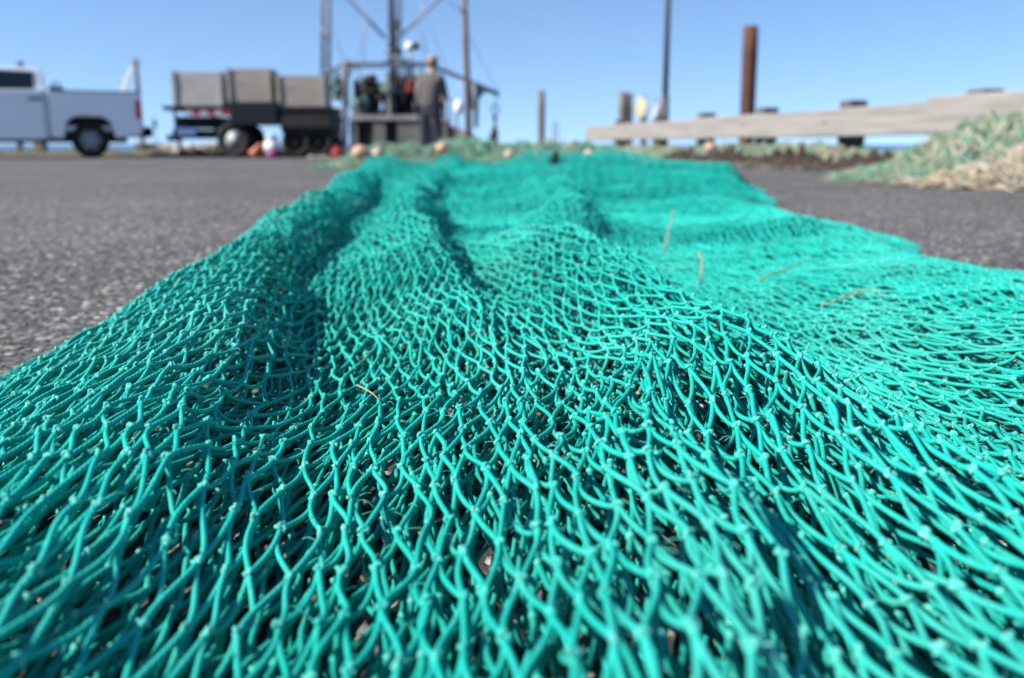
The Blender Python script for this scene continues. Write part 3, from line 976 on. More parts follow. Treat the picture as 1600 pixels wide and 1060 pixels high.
pile(1161.5, 1185, 43, 178, 17.0, M['rust'], 'steel_pile', 'tall rusty brown steel pile rising behind the guard rail', 'pile', lean=-5.5)
pile(840, 851.5, 143, 225, 22.8, M['pile'], 'mooring_post', 'lone slim grey mooring post standing right of the boat', 'pile')
pile(966, 979, 145, 195, 22.6, M['pile'], 'mooring_pile', 'pale pile behind the rail, the sunlit left part of one mooring pile', 'pile', group='lit and shaded part of one pile')
pile(979.2, 988.5, 146, 195, 22.6, M['timber_dark'], 'mooring_pile', 'dark narrow pile added as the shaded right part of the pale mooring pile', 'pile', group='lit and shaded part of one pile')  # pale and dark pile paint the lit and shaded side of one pile
pile(1001, 1010.5, 150, 195, 22.9, M['timber_dark'], 'mooring_pile', 'short dark pile carrying the pale yellow oval disc', 'pile')
for a, lab in ((865, 'left hair-thin stake far out beyond the lone mooring post'), (871, 'right hair-thin stake far out beyond the lone mooring post')):
    pile(a - 1.2, a + 1.2, 190, 225, 45, M['pile'], 'water_stake', lab, 'stake', group='thin stakes in the water')
pile(26, 36, 97, 200, 23.5, M['pile'], 'mooring_pile', 'brownish pile top showing above the cab roof of the white pickup', 'pile')
# yellow disc
c = at(1002, 169, 22.4)
mb = MB(); mb.lathe([(.98, -.10), (1.0, -.04), (1.0, .04), (.98, .10), (.80, .13), (.01, .15)], (0, 0, 0), Vector((-.87, -.49, 0)), 28)
mb.v = [(c.x + x * .25, c.y + y * .25, c.z + z * .27) for x, y, z in mb.v]
solo(mb, 'marker_disc', M['yellow'], 'pale yellow oval disc hanging on the short dark pile', 'disc')
# light pole with thicker foot
lp0 = at(1038.5, 188, 20.9); lp = thing('light_pole', (lp0.x, 20.9, -.01), 'tall thin dark steel light pole with a thicker foot behind the rail', 'pole')
b0 = Vector((lp0.x, 20.9, 0)); t0 = at(1044, 0, 20.9); dr = (t0 - lp0) / (t0.z - lp0.z)
zt = at(1038, 150, 20.9).z
MB().bar([b0 + dr * z - dr * lp0.z + Vector((0, 0, 0)) if False else Vector((lp0.x + dr.x * (z - lp0.z), 20.9, z)) for z in (0, zt * .5, zt)], [.10, .095, .09], 16).build('foot', M['mast'], lp)
MB().bar([Vector((lp0.x + dr.x * (z - lp0.z), 20.9, z)) for z in (zt, zt + 2, zt + 5, zt + 8)], [.068, .064, .055, .045], 14).build('shaft', M['mast'], lp)
# white sheet flapping at the pole
mb = MB()
pts = [(1033, 152, 20.6), (1028, 168, 20.55), (1026, 186, 20.5), (1030, 205, 17.9), (1027, 220, 17.7), (1021, 232, 17.6)]
wid = [4, 7, 8, 4.5, 5, 3]
sv = []
for i, ((x, y, Y_), w) in enumerate(zip(pts, wid)):
    Y_ = 20.55 - .02 * i
    for k in range(5):
        q = at(x + (k - 2) / 2 * w, y, Y_); q.y += .05 * math.sin(k * 1.6 + i)
        sv.append(q)
nn = len(sv)
sv2 = [v + Vector((0, .008, 0)) for v in sv]
fs = []
for i in range(len(pts) - 1):
    for k in range(4):
        q = [i * 5 + k, i * 5 + k + 1, (i + 1) * 5 + k + 1, (i + 1) * 5 + k]
        fs.append(q); fs.append([a + nn for a in q[::-1]])
mb.add(sv + sv2, fs, True)
solo(mb, 'plastic_sheet', M['whitecloth'], 'torn white plastic sheet hanging beside the foot of the light pole', 'sheet')

# ------------------------------------------------------------------ pickup truck
def pick_up():
    org = at(226, 246.5, 18.2); org.z = 0
    a = R(25.5)
    # local x runs forward (picture left), local y away from the camera
    t = thing('pickup_truck', org, 'pearl white pickup truck parked side on at the left edge', 'pickup truck', rotz=math.pi + a)
    Wd = 1.84
    def loc(mb): # mirror local y so that +y points away from the camera
        mb.v = [(x, -y, z) for x, y, z in mb.v]; return mb
    def bld(mb, name, m, parent=None, bevel=0.0): return loc(mb).build(name, m, parent or t, world=False, bevel=bevel)
    def arch(c, w0, ztop, z0, n=10):
        pts = []
        for i in range(n + 1):
            th = math.pi * (1 - i / n)
            k = abs(math.cos(th)) ** .75 * (1 if math.cos(th) > 0 else -1)
            pts.append((c + w0 * k, z0 + (ztop - z0) * math.sin(th) ** .7))
        return pts
    def side(x0, x1, arcs, ztop, zbot=.42):
        poly = [(x0, ztop), (x0 + .0, zbot + .12), (x0 + .05, zbot + .05)]
        for c in arcs:
            poly += arch(c, .49, .90, zbot)
        poly += [(x1, zbot)]
        return poly
    # bed: two walls, floor, head board, tailgate
    body = MB()
    D = .20
    sp = side(0, 1.97 - D, [1.04], 1.36) + [(1.97 - D, 1.385)]
    body.prism(sp, 0, .10); body.prism(sp, Wd - .10, Wd)
    body.box((.9, Wd / 2, .62), (1.7, Wd - .22, .10))
    body.box((1.73, Wd / 2, 1.0), (.06, Wd - .2, .68))
    bo = bld(body, 'body', M['truck'], bevel=.02)
    bld(MB().box((.03, Wd / 2, .99), (.06, Wd - .22, .66), bev=.01), 'tailgate', M['truck'])
    # cab lower and front wing
    cab = MB()
    cp = [(2.0, 1.40), (2.0, .42), (2.4, .36), (3.75, .36), (3.88, .42)] + arch(4.39, .49, .90, .42) + [(5.1, .45), (5.35, .5), (5.42, .8), (5.38, 1.0), (5.2, 1.08), (4.25, 1.16), (3.98, 1.24), (3.4, 1.36)]
    cab.prism([(x - D, z) for x, z in cp], .012, Wd - .012)
    bld(cab, 'cab', M['truck'], bevel=.025)
    # greenhouse
    roof = MB()
    prof = [(2.0, 1.392), (2.03, 1.76), (2.12, 1.83), (2.6, 1.85), (3.1, 1.82), (3.3, 1.76), (4.0, 1.232), (3.4, 1.352)]
    prof = [(x - D, z) for x, z in prof]
    n = len(prof)
    def inset(z): return .06 + .16 * max(0, (z - 1.36) / .49)
    vs = [(x, inset(z), z) for x, z in prof] + [(x, Wd - inset(z), z) for x, z in prof]
    roof.add(vs, [list(range(n)), list(range(n, 2 * n))[::-1]] + [[i, n + i, n + (i + 1) % n, (i + 1) % n] for i in range(n)])
    bld(roof, 'roof', M['truck'], bevel=.03)
    for yy in (0, 1):
        for poly in ([(2.22, 1.40), (2.20, 1.76), (2.95, 1.78), (2.97, 1.39)], [(3.03, 1.42), (3.01, 1.77), (3.24, 1.74), (3.72, 1.36)]):
            w = MB(); poly = [(x - D, z) for x, z in poly]
            o1 = [(x, inset(z) - .012, z) for x, z in poly]; o2 = [(x, inset(z) + .01, z) for x, z in poly]
            if yy: o1 = [(x, Wd - y, z) for x, y, z in o1]; o2 = [(x, Wd - y, z) for x, y, z in o2]
            w.add(o1 + o2, [[0, 1, 2, 3], [7, 6, 5, 4]] + [[i, (i + 1) % 4, 4 + (i + 1) % 4, 4 + i] for i in range(4)])
            bld(w, 'window', M['glass'])
    w = MB(); w.add([(x - D, y, z) for x, y, z in [(3.34, .30, 1.745), (3.34, Wd - .30, 1.745), (3.96, Wd - .16, 1.275), (3.96, .16, 1.275), (3.32, .30, 1.72), (3.32, Wd - .30, 1.72), (3.93, Wd - .16, 1.25), (3.93, .16, 1.25)]],
               [[0, 1, 2, 3], [7, 6, 5, 4]] + [[i, (i + 1) % 4, 4 + (i + 1) % 4, 4 + i] for i in range(4)])
    bld(w, 'windscreen', M['glass'])
    # door seams, handle, trim
    for x in (1.86, 2.8):
        bld(MB().box((x, .008, .92), (.016, .016, .9)), 'door_seam', M['black'])
    for x in (2.02, 2.96):
        bld(MB().box((x, -.006, 1.21), (.24, .03, .05), bev=.01), 'door_handle', M['darksteel'])
    for y in (.055, Wd - .055):
        bld(MB().box((.88, y, 1.382), (1.70, .11, .03), bev=.01), 'bed_rail', M['navy'])
    for y in (.035, Wd - .035):
        bld(MB().box((.045, y, 1.02), (.13, .10, .40), bev=.02), 'taillight', M['taillight'])
    bld(MB().box((-.10, Wd / 2, .55), (.24, Wd - .06, .22), bev=.05), 'bumper', M['black'])
    bld(MB().box((5.22, Wd / 2, .6), (.14, Wd - .06, .3), bev=.05), 'bumper', M['black'])
    bld(MB().box((2.7, Wd / 2, .42), (4.8, Wd - .5, .2)).box((.35, Wd / 2, .52), (.7, Wd - .3, .16)), 'chassis', M['black'])
    for c in (1.04, 4.19):
        bld(MB().box((c, Wd / 2, .62), (.98, Wd - .24, .5)), 'wheel_well', M['black'])
    bld(MB().box((2.8, .06, .36), (1.55, .14, .06), bev=.02), 'side_step', M['black'])
    bld(MB().lathe([(.05, 0), (.05, .02), (.01, .03)], (.66, -.004, .60), (0, -1, 0), 16), 'reflector', M['tape_white'])
    for c in (1.04, 4.19):
        for yy in (.11, Wd - .11):
            s = 1 if yy < 1 else -1
            wh = MB().lathe([(.23, -.11), (.33, -.115), (.365, -.085), (.372, 0), (.365, .085), (.33, .115), (.23, .11), (.225, 0), (.23, -.11)], (c, yy, .372), (0, -s, 0), 32)
            wo = bld(wh, 'wheel', M['rubber'])
            rm = MB().lathe([(.245, .085), (.235, .07), (.20, .04), (.07, .05), (.05, .085), (.001, .09)], (c, yy, .372), (0, -s, 0), 32)
            for k in range(6):
                th = k * math.pi / 3
                rot = Matrix.Rotation(-th, 4, 'Y')
                rm.box(Vector((c, yy - s * .07, .372)) + rot @ Vector((.14, 0, 0)), (.17, .05, .05), rot, bev=.01)
            bld(rm, 'rim', M['rim'], parent=wo)
    # mirror
    bld(MB().box((3.42, -.10, 1.32), (.12, .18, .18), bev=.03), 'mirror', M['black'])
    return t, org, a, Wd

truck, torg, ta, TW = pick_up()
truck.scale = (.91, .91, .91)
# black toolbag seen over the bed wall
c = at(88, 140, 18.7)
mb = MB(); mb.box((c.x, c.y, c.z - .12), (.26, .3, .34), bev=.07); mb.bar([c + Vector((-.09, 0, .05)), c + Vector((-.05, 0, .13)), c + Vector((.05, 0, .13)), c + Vector((.09, 0, .05))], .018, 8)
solo(mb, 'tool_bag', M['black'], 'black tool bag in the pickup bed behind the cab', 'bag')
# white board leaning on a thin post behind the truck bed
c0, c1 = at(190, 148, 20.9), at(207, 104, 20.9)
mb = MB(); d = (c1 - c0); L_ = d.length
rot = Matrix.Rotation(-math.atan2(d.z, d.x), 4, 'Y')
mb.box((c0 + c1) / 2 - d * .6, (L_ * 2.15, .04, .10), rot, bev=.01)
solo(mb, 'white_board', M['white'], 'long white board leaning on a thin post behind the pickup bed', 'board')
p0 = at(211, 91, 21.0)
mb = MB(); mb.bar([Vector((p0.x, 21.02, -.02)), Vector((p0.x, 21.02, p0.z))], .045, 12); mb.box((p0.x, 21.02, p0.z - .12), (.16, .07, .06))
solo(mb, 'thin_post', M['pile'], 'thin grey post holding up the leaning white board', 'post')
for a_, b_, lab in ((58, 73, 'stubby timber bollard seen below the cab of the pickup'), (215, 230, 'stubby timber bollard below the rear bumper of the pickup')):
    p = at((a_ + b_) / 2, 246, 20.2)
    mb = MB(); mb.box((p.x, 20.2, .13), ((b_ - a_) * 20.2 / F, .22, .34), bev=.02)
    solo(mb, 'timber_bollard', M['pile'], lab, 'bollard', 'timber bollards along the verge')
# green rope bundle behind the bumper
c = at(241, 193, 20.2)
mb = MB()
for i in range(7):
    mb.bar([c + Vector((.03 * math.sin(i * 2.1), .02 * i, -.10 + .01 * i)), c + Vector((.05 * math.cos(i), .02, .0)), c + Vector((.04 * math.sin(i * 1.3 + 1), 0, .09))], .012, 6)
mb.bar([c + Vector((0, .05, -.05)), Vector((c.x, 20.25, .0))], .012, 6)
solo(mb, 'rope_bundle', mat('green_rope', (.06, .30, .07)), 'small bright green rope bundle on a stake behind the truck bumper', 'rope')

# ------------------------------------------------------------------ trailer with crates
Y0 = 18.4
k = Y0 / F * 1.0
def pt(px, py, dy=0.0):
    q = at(px, py, Y0); q.y += dy; return q
trl = thing('utility_trailer', Vector((pt(340, 245).x, Y0, 0)), 'black utility trailer with striped reflective tape carrying two grey crates', 'trailer')
TRW = 1.5
def bx(mb, x0, y0, x1, y1, d0, d1, bev=0.0):
    """a box by photo extents on the plane Y0, from depth offset d0 to d1"""
    a, b = at(x0, y0, Y0), at(x1, y1, Y0)
    return mb.box(((a.x + b.x) / 2, Y0 + (d0 + d1) / 2, (a.z + b.z) / 2), (abs(b.x - a.x), abs(d1 - d0), abs(a.z - b.z)), bev=bev)
bx(MB(), 256, 166, 436, 172.5, -.02, TRW, .008).build('deck', M['black'], trl)
mb = MB(); bx(mb, 268, 182, 340, 200, .25, TRW - .25); bx(mb, 268, 203, 345, 217, .1, TRW - .1); bx(mb, 270, 172, 276, 218, .1, .2); bx(mb, 330, 172, 338, 216, .1, .2); mb.build('chassis', M['black'], trl)
cols = ['tape_white', 'red']
for i in range(6):
    bx(MB(), 292 + i * 11.1, 172.8, 292 + (i + 1) * 11.1 - .4, 181.5, -.05, .03).build('reflective_tape', M[cols[i % 2]], trl)
bx(MB(), 278, 200.5, 307, 213, .0, .09, .01).build('battery_box', M['bluebin'], trl)
mb = MB(); bx(mb, 249, 216, 269, 221, .6, .8); mb.bar([pt(266, 216, .7), Vector((pt(266, 216).x, Y0 + .7, .0))], .03, 10); mb.ball(pt(250, 214, .7), (.06, .06, .05)); mb.build('tow_bar', M['darksteel'], trl)
bx(MB(), 361, 160, 437, 197, -.25, .0, .03).build('fender', M['navy'], trl)
for dy in (.0, TRW - .18):
    c = Vector((pt(367, 220).x, Y0 + dy - .02, .35))
    wo = MB().lathe([(.215, -.10), (.31, -.105), (.342, -.08), (.35, 0), (.342, .08), (.31, .105), (.215, .10), (.215, -.10)], c, Vector((-.25, -1, 0)).normalized(), 28).build('wheel', M['rubber'], trl)
    MB().lathe([(.23, .075), (.20, .05), (.08, .045), (.06, .08), (.001, .085)], c, Vector((-.25, -1, 0)).normalized(), 24).build('rim', M['rim'], trl, parent=wo)

def crate(x0, y0, x1, y1, d0, d1, m, label, nb=5, rim=True):
    a, b = at(x0, y0, Y0), at(x1, y1, Y0)
    cx = (a.x + b.x) / 2; w = b.x - a.x; z0, z1 = min(a.z, b.z), max(a.z, b.z)
    t = thing('wooden_crate', (cx, Y0 + (d0 + d1) / 2, z0), label, 'crate', 'fish crates on the trailers')
    hb_ = (z1 - z0) / nb
    front, back, left, right = MB(), MB(), MB(), MB()
    for i in range(nb):
        z = z0 + hb_ * (i + .5); j = .004 * math.sin(i * 5 + x0)
        front.box((cx, Y0 + d0 + .015 + j, z), (w - .06, .03, hb_ - .007))
        back.box((cx, Y0 + d1 - .015, z), (w - .06, .03, hb_ - .007))
        left.box((a.x + .015, Y0 + (d0 + d1) / 2, z), (.03, d1 - d0, hb_ - .007))
        right.box((b.x - .015, Y0 + (d0 + d1) / 2, z), (.03, d1 - d0, hb_ - .007))
    for q in (front, back, left, right): q.build('side_panel', m, t, bevel=.004)
    MB().box((cx, Y0 + (d0 + d1) / 2, z0 + .02), (w - .07, d1 - d0 - .07, .03)).build('bottom', m, t)
    for fx in (.04, .96):
        MB().box((a.x + w * fx, Y0 + d0 - .017, (z0 + z1) / 2), (.07, .03, z1 - z0 + .01)).build('corner_post', m, t, bevel=.004)
    return t
crate(268, 112, 348.5, 166, .0, .8, M['crate_grey'], 'pale grey crate at the tow bar end of the trailer')
crate(353, 107.5, 424, 160, -.05, .8, M['crate'], 'tall brown-grey crate above the trailer fender')

# second, dark trailer at the right of the first
tr2 = thing('box_trailer', Vector((pt(478, 245).x, Y0, 0)), 'low black box trailer carrying the brown crate nearest the boat', 'trailer')
bx(MB(), 437.5, 170, 519, 207, -.2, 1.4, .02).build('body', M['black'], tr2)
bx(MB(), 436, 167, 520, 172, -.22, 1.42, .01).build('top_rail', M['darksteel'], tr2)
bx(MB(), 441, 182, 516, 199, -.225, -.205, .005).build('side_panel', M['darksteel'], tr2)
bx(MB(), 440, 207.3, 518, 216, .0, 1.3).build('chassis', M['black'], tr2)
for px in (462, 497):
    for dy in (-.05, 1.25):
        c = Vector((pt(px, 220).x, Y0 + dy, .30))
        wo = MB().lathe([(.17, -.10), (.26, -.105), (.29, -.08), (.30, 0), (.29, .08), (.26, .105), (.17, .10), (.17, -.10)], c, (0, -1, 0), 26).build('wheel', M['rubber'], tr2)
        MB().lathe([(.19, .07), (.15, .04), (.05, .05), (.001, .06)], c, (0, -1, 0), 20).build('rim', M['darksteel'], tr2, parent=wo)
bx(MB(), 438, 207.3, 519, 234, .55, .58).build('mud_flap', M['black'], tr2)
crate(430, 118, 508, 166.8, -.1, .8, M['crate'], 'lower brown crate on the black box trailer beside the boat')

# the trailers stand a little askew
def turn_about(o, piv, a):
    d = Vector(o.location) - piv
    o.location = piv + Matrix.Rotation(a, 3, 'Z') @ d
    o.rotation_euler.z += a
piv = Vector((pt(390, 245).x, Y0 + .2, 0))
for o in [trl, tr2] + [q for q in COL.objects if q.get('category') == 'crate']:
    turn_about(o, piv, R(4))

# things on the ground by the trailers
c = at(402, 246, 17.6); c.z = 0
t = thing('traffic_cone', c, 'tipped orange cone between the trailer wheel and the white jug', 'cone')
ax = Vector((.42, -.1, .55)).normalized()
MB().lathe([(.11, 0), (.10, .03), (.03, .27), (.025, .28), (.001, .282)], c + Vector((-.07, 0, .06)), ax, 20).build('body', M['orange'], t)
MB().box(c + Vector((-.07, 0, .07)), (.24, .24, .025), Vector((0, 0, 1)).rotation_difference(ax).to_matrix().to_4x4(), bev=.008).build('base', M['orange'], t)
c = at(426, 246, 17.6); c.z = 0
t = thing('plastic_jug', c, 'white jug with pale blue lid and magenta lower half beside the cone', 'jug')
MB().lathe([(.13, 0), (.15, .02), (.15, .17)], c + Vector((.02, 0, .0)), (0, 0, 1), 24).build('base', M['magenta'], t)
MB().lathe([(.152, .171), (.155, .2), (.15, .28), (.11, .33)], c + Vector((.0, 0, .0)), (0, 0, 1), 24).build('body', M['white'], t)
MB().lathe([(.115, .332), (.118, .40), (.10, .44), (.001, .445)], c, (0, 0, 1), 24).build('lid', M['paleblue'], t)
mb = MB(); c = at(526, 238, 17.2)
mb.ball((c.x, c.y, .10), (.10, .09, .10)); mb.bar([(c.x, c.y, .19), (c.x, c.y, .25)], .03, 8)
solo(mb, 'red_buoy', M['cloth_red'], 'small dark red buoy on the ground beside the boat gallows post', 'buoy')
n = 26
xs = (rng.uniform(488, 520, n) - 800) / F * 17.4; ys = rng.uniform(17.2, 17.6, n)
V, Fq = rocks(n, xs, ys, np.full(n, .02), .02, .05, 15)
tag(link_mesh('rubble', fast_mesh('rubble', V, Fq, smooth=False), M['stone']), 'scatter of pale stones in front of the black box trailer', 'rubble', kind='stuff')

# ------------------------------------------------------------------ fishing boat
YB = 24.0
def pb(px, py, dy=0.0):
    q = at(px, py, YB); q.y += dy; return q
boat = thing('fishing_boat', (pb(640, 230).x, YB, -1.5), 'dark fishing trawler moored stern on with gallows frame, masts and net drum', 'boat')
def bb(mb, x0, y0, x1, y1, d0, d1, bev=0.0):
    a, b = pb(x0, y0), pb(x1, y1)
    return mb.box(((a.x + b.x) / 2, YB + (d0 + d1) / 2, (a.z + b.z) / 2), (abs(b.x - a.x), abs(d1 - d0), abs(a.z - b.z)), bev=bev)
# hull: loft from transom to bow
xl, xr = pb(518, 200).x, pb(742, 200).x
cxh, hw_ = (xl + xr) / 2, (xr - xl) / 2
secs = []
for s in (0, .15, .35, .55, .75, .9, 1.0):
    w = hw_ * (1 if s < .5 else max(.03, math.cos((s - .5) * math.pi)) ** .7)
    zt = -.02 + 1.1 * s ** 2
    secs.append([(cxh - w, YB + 14 * s, zt), (cxh - w * .92, YB + 14 * s, -1.0), (cxh - w * .5, YB + 14 * s, -2.0), (cxh + w * .5, YB + 14 * s, -2.0), (cxh + w * .92, YB + 14 * s, -1.0), (cxh + w, YB + 14 * s, zt)])
mb = MB()
vs = [p for s in secs for p in s]; fs = [[0, 1, 2, 3, 4, 5]]
for i in range(len(secs) - 1):
    for k_ in range(6):
        fs.append([i * 6 + k_, i * 6 + (k_ + 1) % 6, (i + 1) * 6 + (k_ + 1) % 6, (i + 1) * 6 + k_])
fs.append([(len(secs) - 1) * 6 + k_ for k_ in range(6)][::-1])
mb.add(vs, fs); mb.build('hull', M['boat_hull'], boat)
# bulwark panels at the stern with two dark openings
for x0, x1 in ((546, 560), (583, 603), (621, 700)):
    bb(MB(), x0, 189, x1, 240, -.02, .08).build('stern_panel', M['boat_hull'], boat)
bb(MB(), 556, 188, 587, 240, .09, .14).build('stern_opening', M['boat_dark'], boat)
bb(MB(), 599, 188, 625, 240, .09, .14).build('stern_opening', M['boat_dark'], boat)
bb(MB(), 546, 180.5, 655, 188.5, -.08, .14, .01).build('stern_rail', M['boat_rail'], boat)
bb(MB(), 655, 186, 705, 191, -.06, .10, .01).build('stern_rail', M['boat_rail'], boat)
# net drum
a, b = pb(546, 140, 1.2), pb(654, 140, 1.2)
mb = MB(); ax = (b - a).normalized(); Ld = (b - a).length
prof = [(.25, 0)]
for i in range(24):
    prof.append((.25 + .035 * math.sin(i * 2.7) + .012 * math.sin(i * 7.1), Ld * (i + .5) / 24))
prof.append((.24, Ld)); mb.lathe(prof, a, ax, 22); drum = mb.build('net_drum', M['boat_dark'], boat)
for q, s in ((a, -.05), (b, .0), (a + ax * Ld * .52, 0)):
    MB().lathe([(.02, 0), (.36 if q is not b else .30, 0), (.36 if q is not b else .30, .05), (.02, .05)], q + ax * s, ax, 24).build('drum_flange', M['boat_dark'], boat, parent=drum)
for px in (565, 571, 605, 628, 637, 646):
    MB().bar([pb(px, 146, 1.2), pb(px, 200, 1.2)], .055, 8).build('drum_stand', M['boat_dark'], boat)
bb(MB(), 586, 146, 657, 186, 1.35, 1.4).build('drum_screen', M['boat_dark'], boat)
bb(MB(), 566, 146, 580, 169.8, 1.45, 1.5).build('drum_screen', M['boat_dark'], boat)
bb(MB(), 546, 170, 600, 190, 1.45, 1.5).build('drum_screen', M['boat_dark'], boat)
bb(MB(), 596, 108, 604, 182, .8, .95).build('winch_post', M['boat_rail'], boat)
# wheelhouse far forward
mb = MB(); bb(mb, 580, 132, 665, 226, 4.5, 7.5, .05); wh = mb.build('wheelhouse', M['boat_dark'], boat)
for x in (590, 612, 634):
    bb(MB(), x, 140, x + 16, 158, 4.46, 4.52).build('window', M['glass'], boat, parent=wh)
# gallows frame
fr = MB()
fr.bar([pb(506, 116), pb(538, 100), pb(668, 99), pb(730, 125), pb(778, 146)], .04, 8)
fr.bar([pb(506, 116, 1.0), pb(538, 100, 1.0), pb(668, 99, 1.0), pb(730, 125, 1.0), pb(778, 146, 1.0)], .03, 8)
fr.bar([pb(506, 116), pb(506, 235)], .04, 8)
for x, y in ((538, 100), (668, 99), (778, 146)):
    fr.bar([pb(x, y), pb(x, y, 1.0)], .03, 8)
for x, y in ((556, 100), (624, 100), (652, 100)):
    fr.bar([pb(x, y, .5), pb(x + 1, y + 62, .8)], .022, 8)
fr.bar([pb(516, 111), pb(540, 126), pb(560, 100)], .022, 6); fr.bar([pb(690, 108), pb(672, 124), pb(650, 100)], .022, 6)
fr.build('gallows_frame', M['boat_frame'], boat)
# bunched dark net and gear heaped on and around the drum
rg = random.Random(5)
for i in range(9):
    mb = MB(); bm = bmesh.new(); bmesh.ops.create_icosphere(bm, subdivisions=3, radius=1)
    cx_, cy_ = 552 + i * 12.5 + rg.uniform(-4, 4), rg.uniform(122, 136) + (rg.uniform(0, 34) if i % 3 == 0 else 0)
    c = pb(cx_, cy_, 1.0); sz = rg.uniform(.10, .22); ph = rg.uniform(0, 6)
    for v in bm.verts:
        k_ = 1 + .25 * math.sin(v.co.x * 6 + ph) * math.cos(v.co.z * 7) + .15 * math.sin(v.co.y * 9 + ph)
        v.co = Vector((v.co.x * sz * 1.3 * k_, v.co.y * sz * k_, v.co.z * sz * k_)) + c
    bm.verts.index_update(); mb.add([v.co for v in bm.verts], [[v.index for v in f.verts] for f in bm.faces], True); bm.free()
    mb.build('wound_net', M['boat_dark'] if i % 4 else M['tealnet'], boat, parent=drum)
for x, y0, y1 in ((557, 150, 186), (589, 158, 186), (612, 150, 182), (645, 152, 188), (690, 170, 235), (700, 150, 200), (712, 172, 235)):
    MB().bar([pb(x, y0, .4), pb(x + 1, y1, .4)], .03, 8).build('deck_gear', M['mast'], boat)
bb(MB(), 684, 196, 706, 238, .5, 1.2, .03).build('deck_box', M['boat_dark'], boat)
bb(MB(), 548, 172, 562, 181, .2, .7, .03).build('deck_box', M['boat_hull'], boat)
mb = MB(); mb.bar([pb(742, 130), pb(744, 165), pb(744, 200)], [.11, .07, .05], 8)
q = [pb(735, 124), pb(768, 143), pb(756, 146), pb(748, 156), pb(745, 172), pb(736, 172)]
mb.add([p + Vector((0, -.04, 0)) for p in q] + [p + Vector((0, .04, 0)) for p in q], [list(range(6)), list(range(6, 12))[::-1]] + [[i, 6 + i, 6 + (i + 1) % 6, (i + 1) % 6] for i in range(6)])
mb.build('gallows_bracket', M['boat_frame'], boat)
mb = MB(); mb.bar([pb(540.5, 96), pb(540, 168)], .08, 10); mb.build('gallows_post', M['boat_hull'], boat)
mb = MB(); mb.bar([pb(537, 168), pb(536, 240)], .115, 12); mb.build('gallows_post', M['aluminium'], boat)
mb = MB(); mb.bar([pb(672, 99), pb(673, 235)], .06, 10); mb.build('gallows_post', M['boat_frame'], boat)
# masts and booms
def up(px0, px1, ytop=0, ybot=100, ext=4.0, dy=0.0):
    """from a base pixel to the frame's top edge and on above it"""
    b_, t_ = pb(px1, ybot, dy), pb(px0, ytop, dy)
    d_ = (t_ - b_).normalized()
    return [b_, t_, t_ + d_ * ext]
mb = MB(); p = up(597, 601, ybot=182, dy=2.0); mb.bar(p, [.075, .068, .05], 12)
for (x, y, w, h_) in ((603, 20, 10, 8), (602, 46, 7, 6), (604, 66, 9, 8), (594, 84, 16, 4)):
    a = pb(x, y, 2.0); mb.box(a, (w * YB / F, .2, h_ * YB / F))
for i in range(16):
    a = pb(599 + random.uniform(-7, 9), 8 + i * 7, 2.0); mb.box(a, (random.uniform(.05, .16), .1, random.uniform(.04, .12)))
for x0, x1 in ((592, 596), (606, 603)):
    mb.bar(up(x0, x1, ybot=125, dy=1.9), .022, 6)
mb.bar([pb(588, 30, 2.0), pb(612, 30, 2.0)], .03, 6); mb.bar([pb(585, 70, 2.0), pb(616, 70, 2.0)], .035, 6)
mast = mb.build('main_mast', M['mast'], boat)
mb = MB(); a = pb(606, 0, 2.2); mb.bar(up(609, 607, ybot=110, dy=2.2), .03, 8); mb.build('mast_ladder', M['mast'], boat, parent=mast)
for x0, y0, x1 in ((586, 46, 542), (611, 42, 655)):
    b_, t_ = pb(x0, y0, 2.0), pb(x1, 0, 2.0); d_ = (t_ - b_).normalized()
    MB().bar([b_, t_, t_ + d_ * 3.0], [.04, .04, .04], 10).build('boom', M['aluminium'], boat)
mb = MB()
for x0, x1 in ((465, 466), (478, 477)):
    mb.bar(up(x0, x1, ybot=220, dy=3.0), .055, 10)
for y in range(-40, 200, 24):
    mb.bar([pb(465, y, 3.0), pb(478, y + 12, 3.0)], .022, 6); mb.bar([pb(478, y + 12, 3.0), pb(465, y + 24, 3.0)], .022, 6)
bb(mb, 463, 30, 482, 36, 2.9, 3.1)
mb.build('outrigger', M['aluminium'], boat)
mb = MB(); mb.bar(up(726.5, 734, ybot=232, dy=-.3), [.085, .075, .06], 12); bb(mb, 722, 14, 731, 22, -.5, -.2); mb.build('outrigger', M['rustpole'], boat)
# mast lamps and radar box
mb = MB(); bb(mb, 611, 82, 624, 96, 1.7, 2.1, .02); mb.bar([pb(622, 84, 1.9), pb(622, 120, 1.9)], .05, 8); mb.bar([pb(601, 92, 1.9), pb(634, 92, 1.9)], .03, 8); mb.build('mast_platform', M['mast'], boat)
mb = MB(); mb.bar([pb(623, 84, 1.9), pb(626, 68, 1.9)], .015, 6); mb.ball(pb(627, 61, 1.9), (.14, .14, .15)); mb.build('deck_lamp', M['white'], boat)
mb = MB(); mb.bar([pb(631, 64, 1.9), pb(643, 58, 1.9)], [.06, .11], 12); mb.build('deck_lamp', M['black'], boat)
mb = MB(); mb.ball(pb(605, 79, 1.8), (.07, .07, .08)); mb.ball(pb(612, 93, 1.7), (.09, .07, .07)); mb.build('mast_light', M['boat_rail'], boat)
bb(MB(), 627, 79, 634, 118, 1.85, 2.0, .02).build('antenna_box', M['boat_rail'], boat)
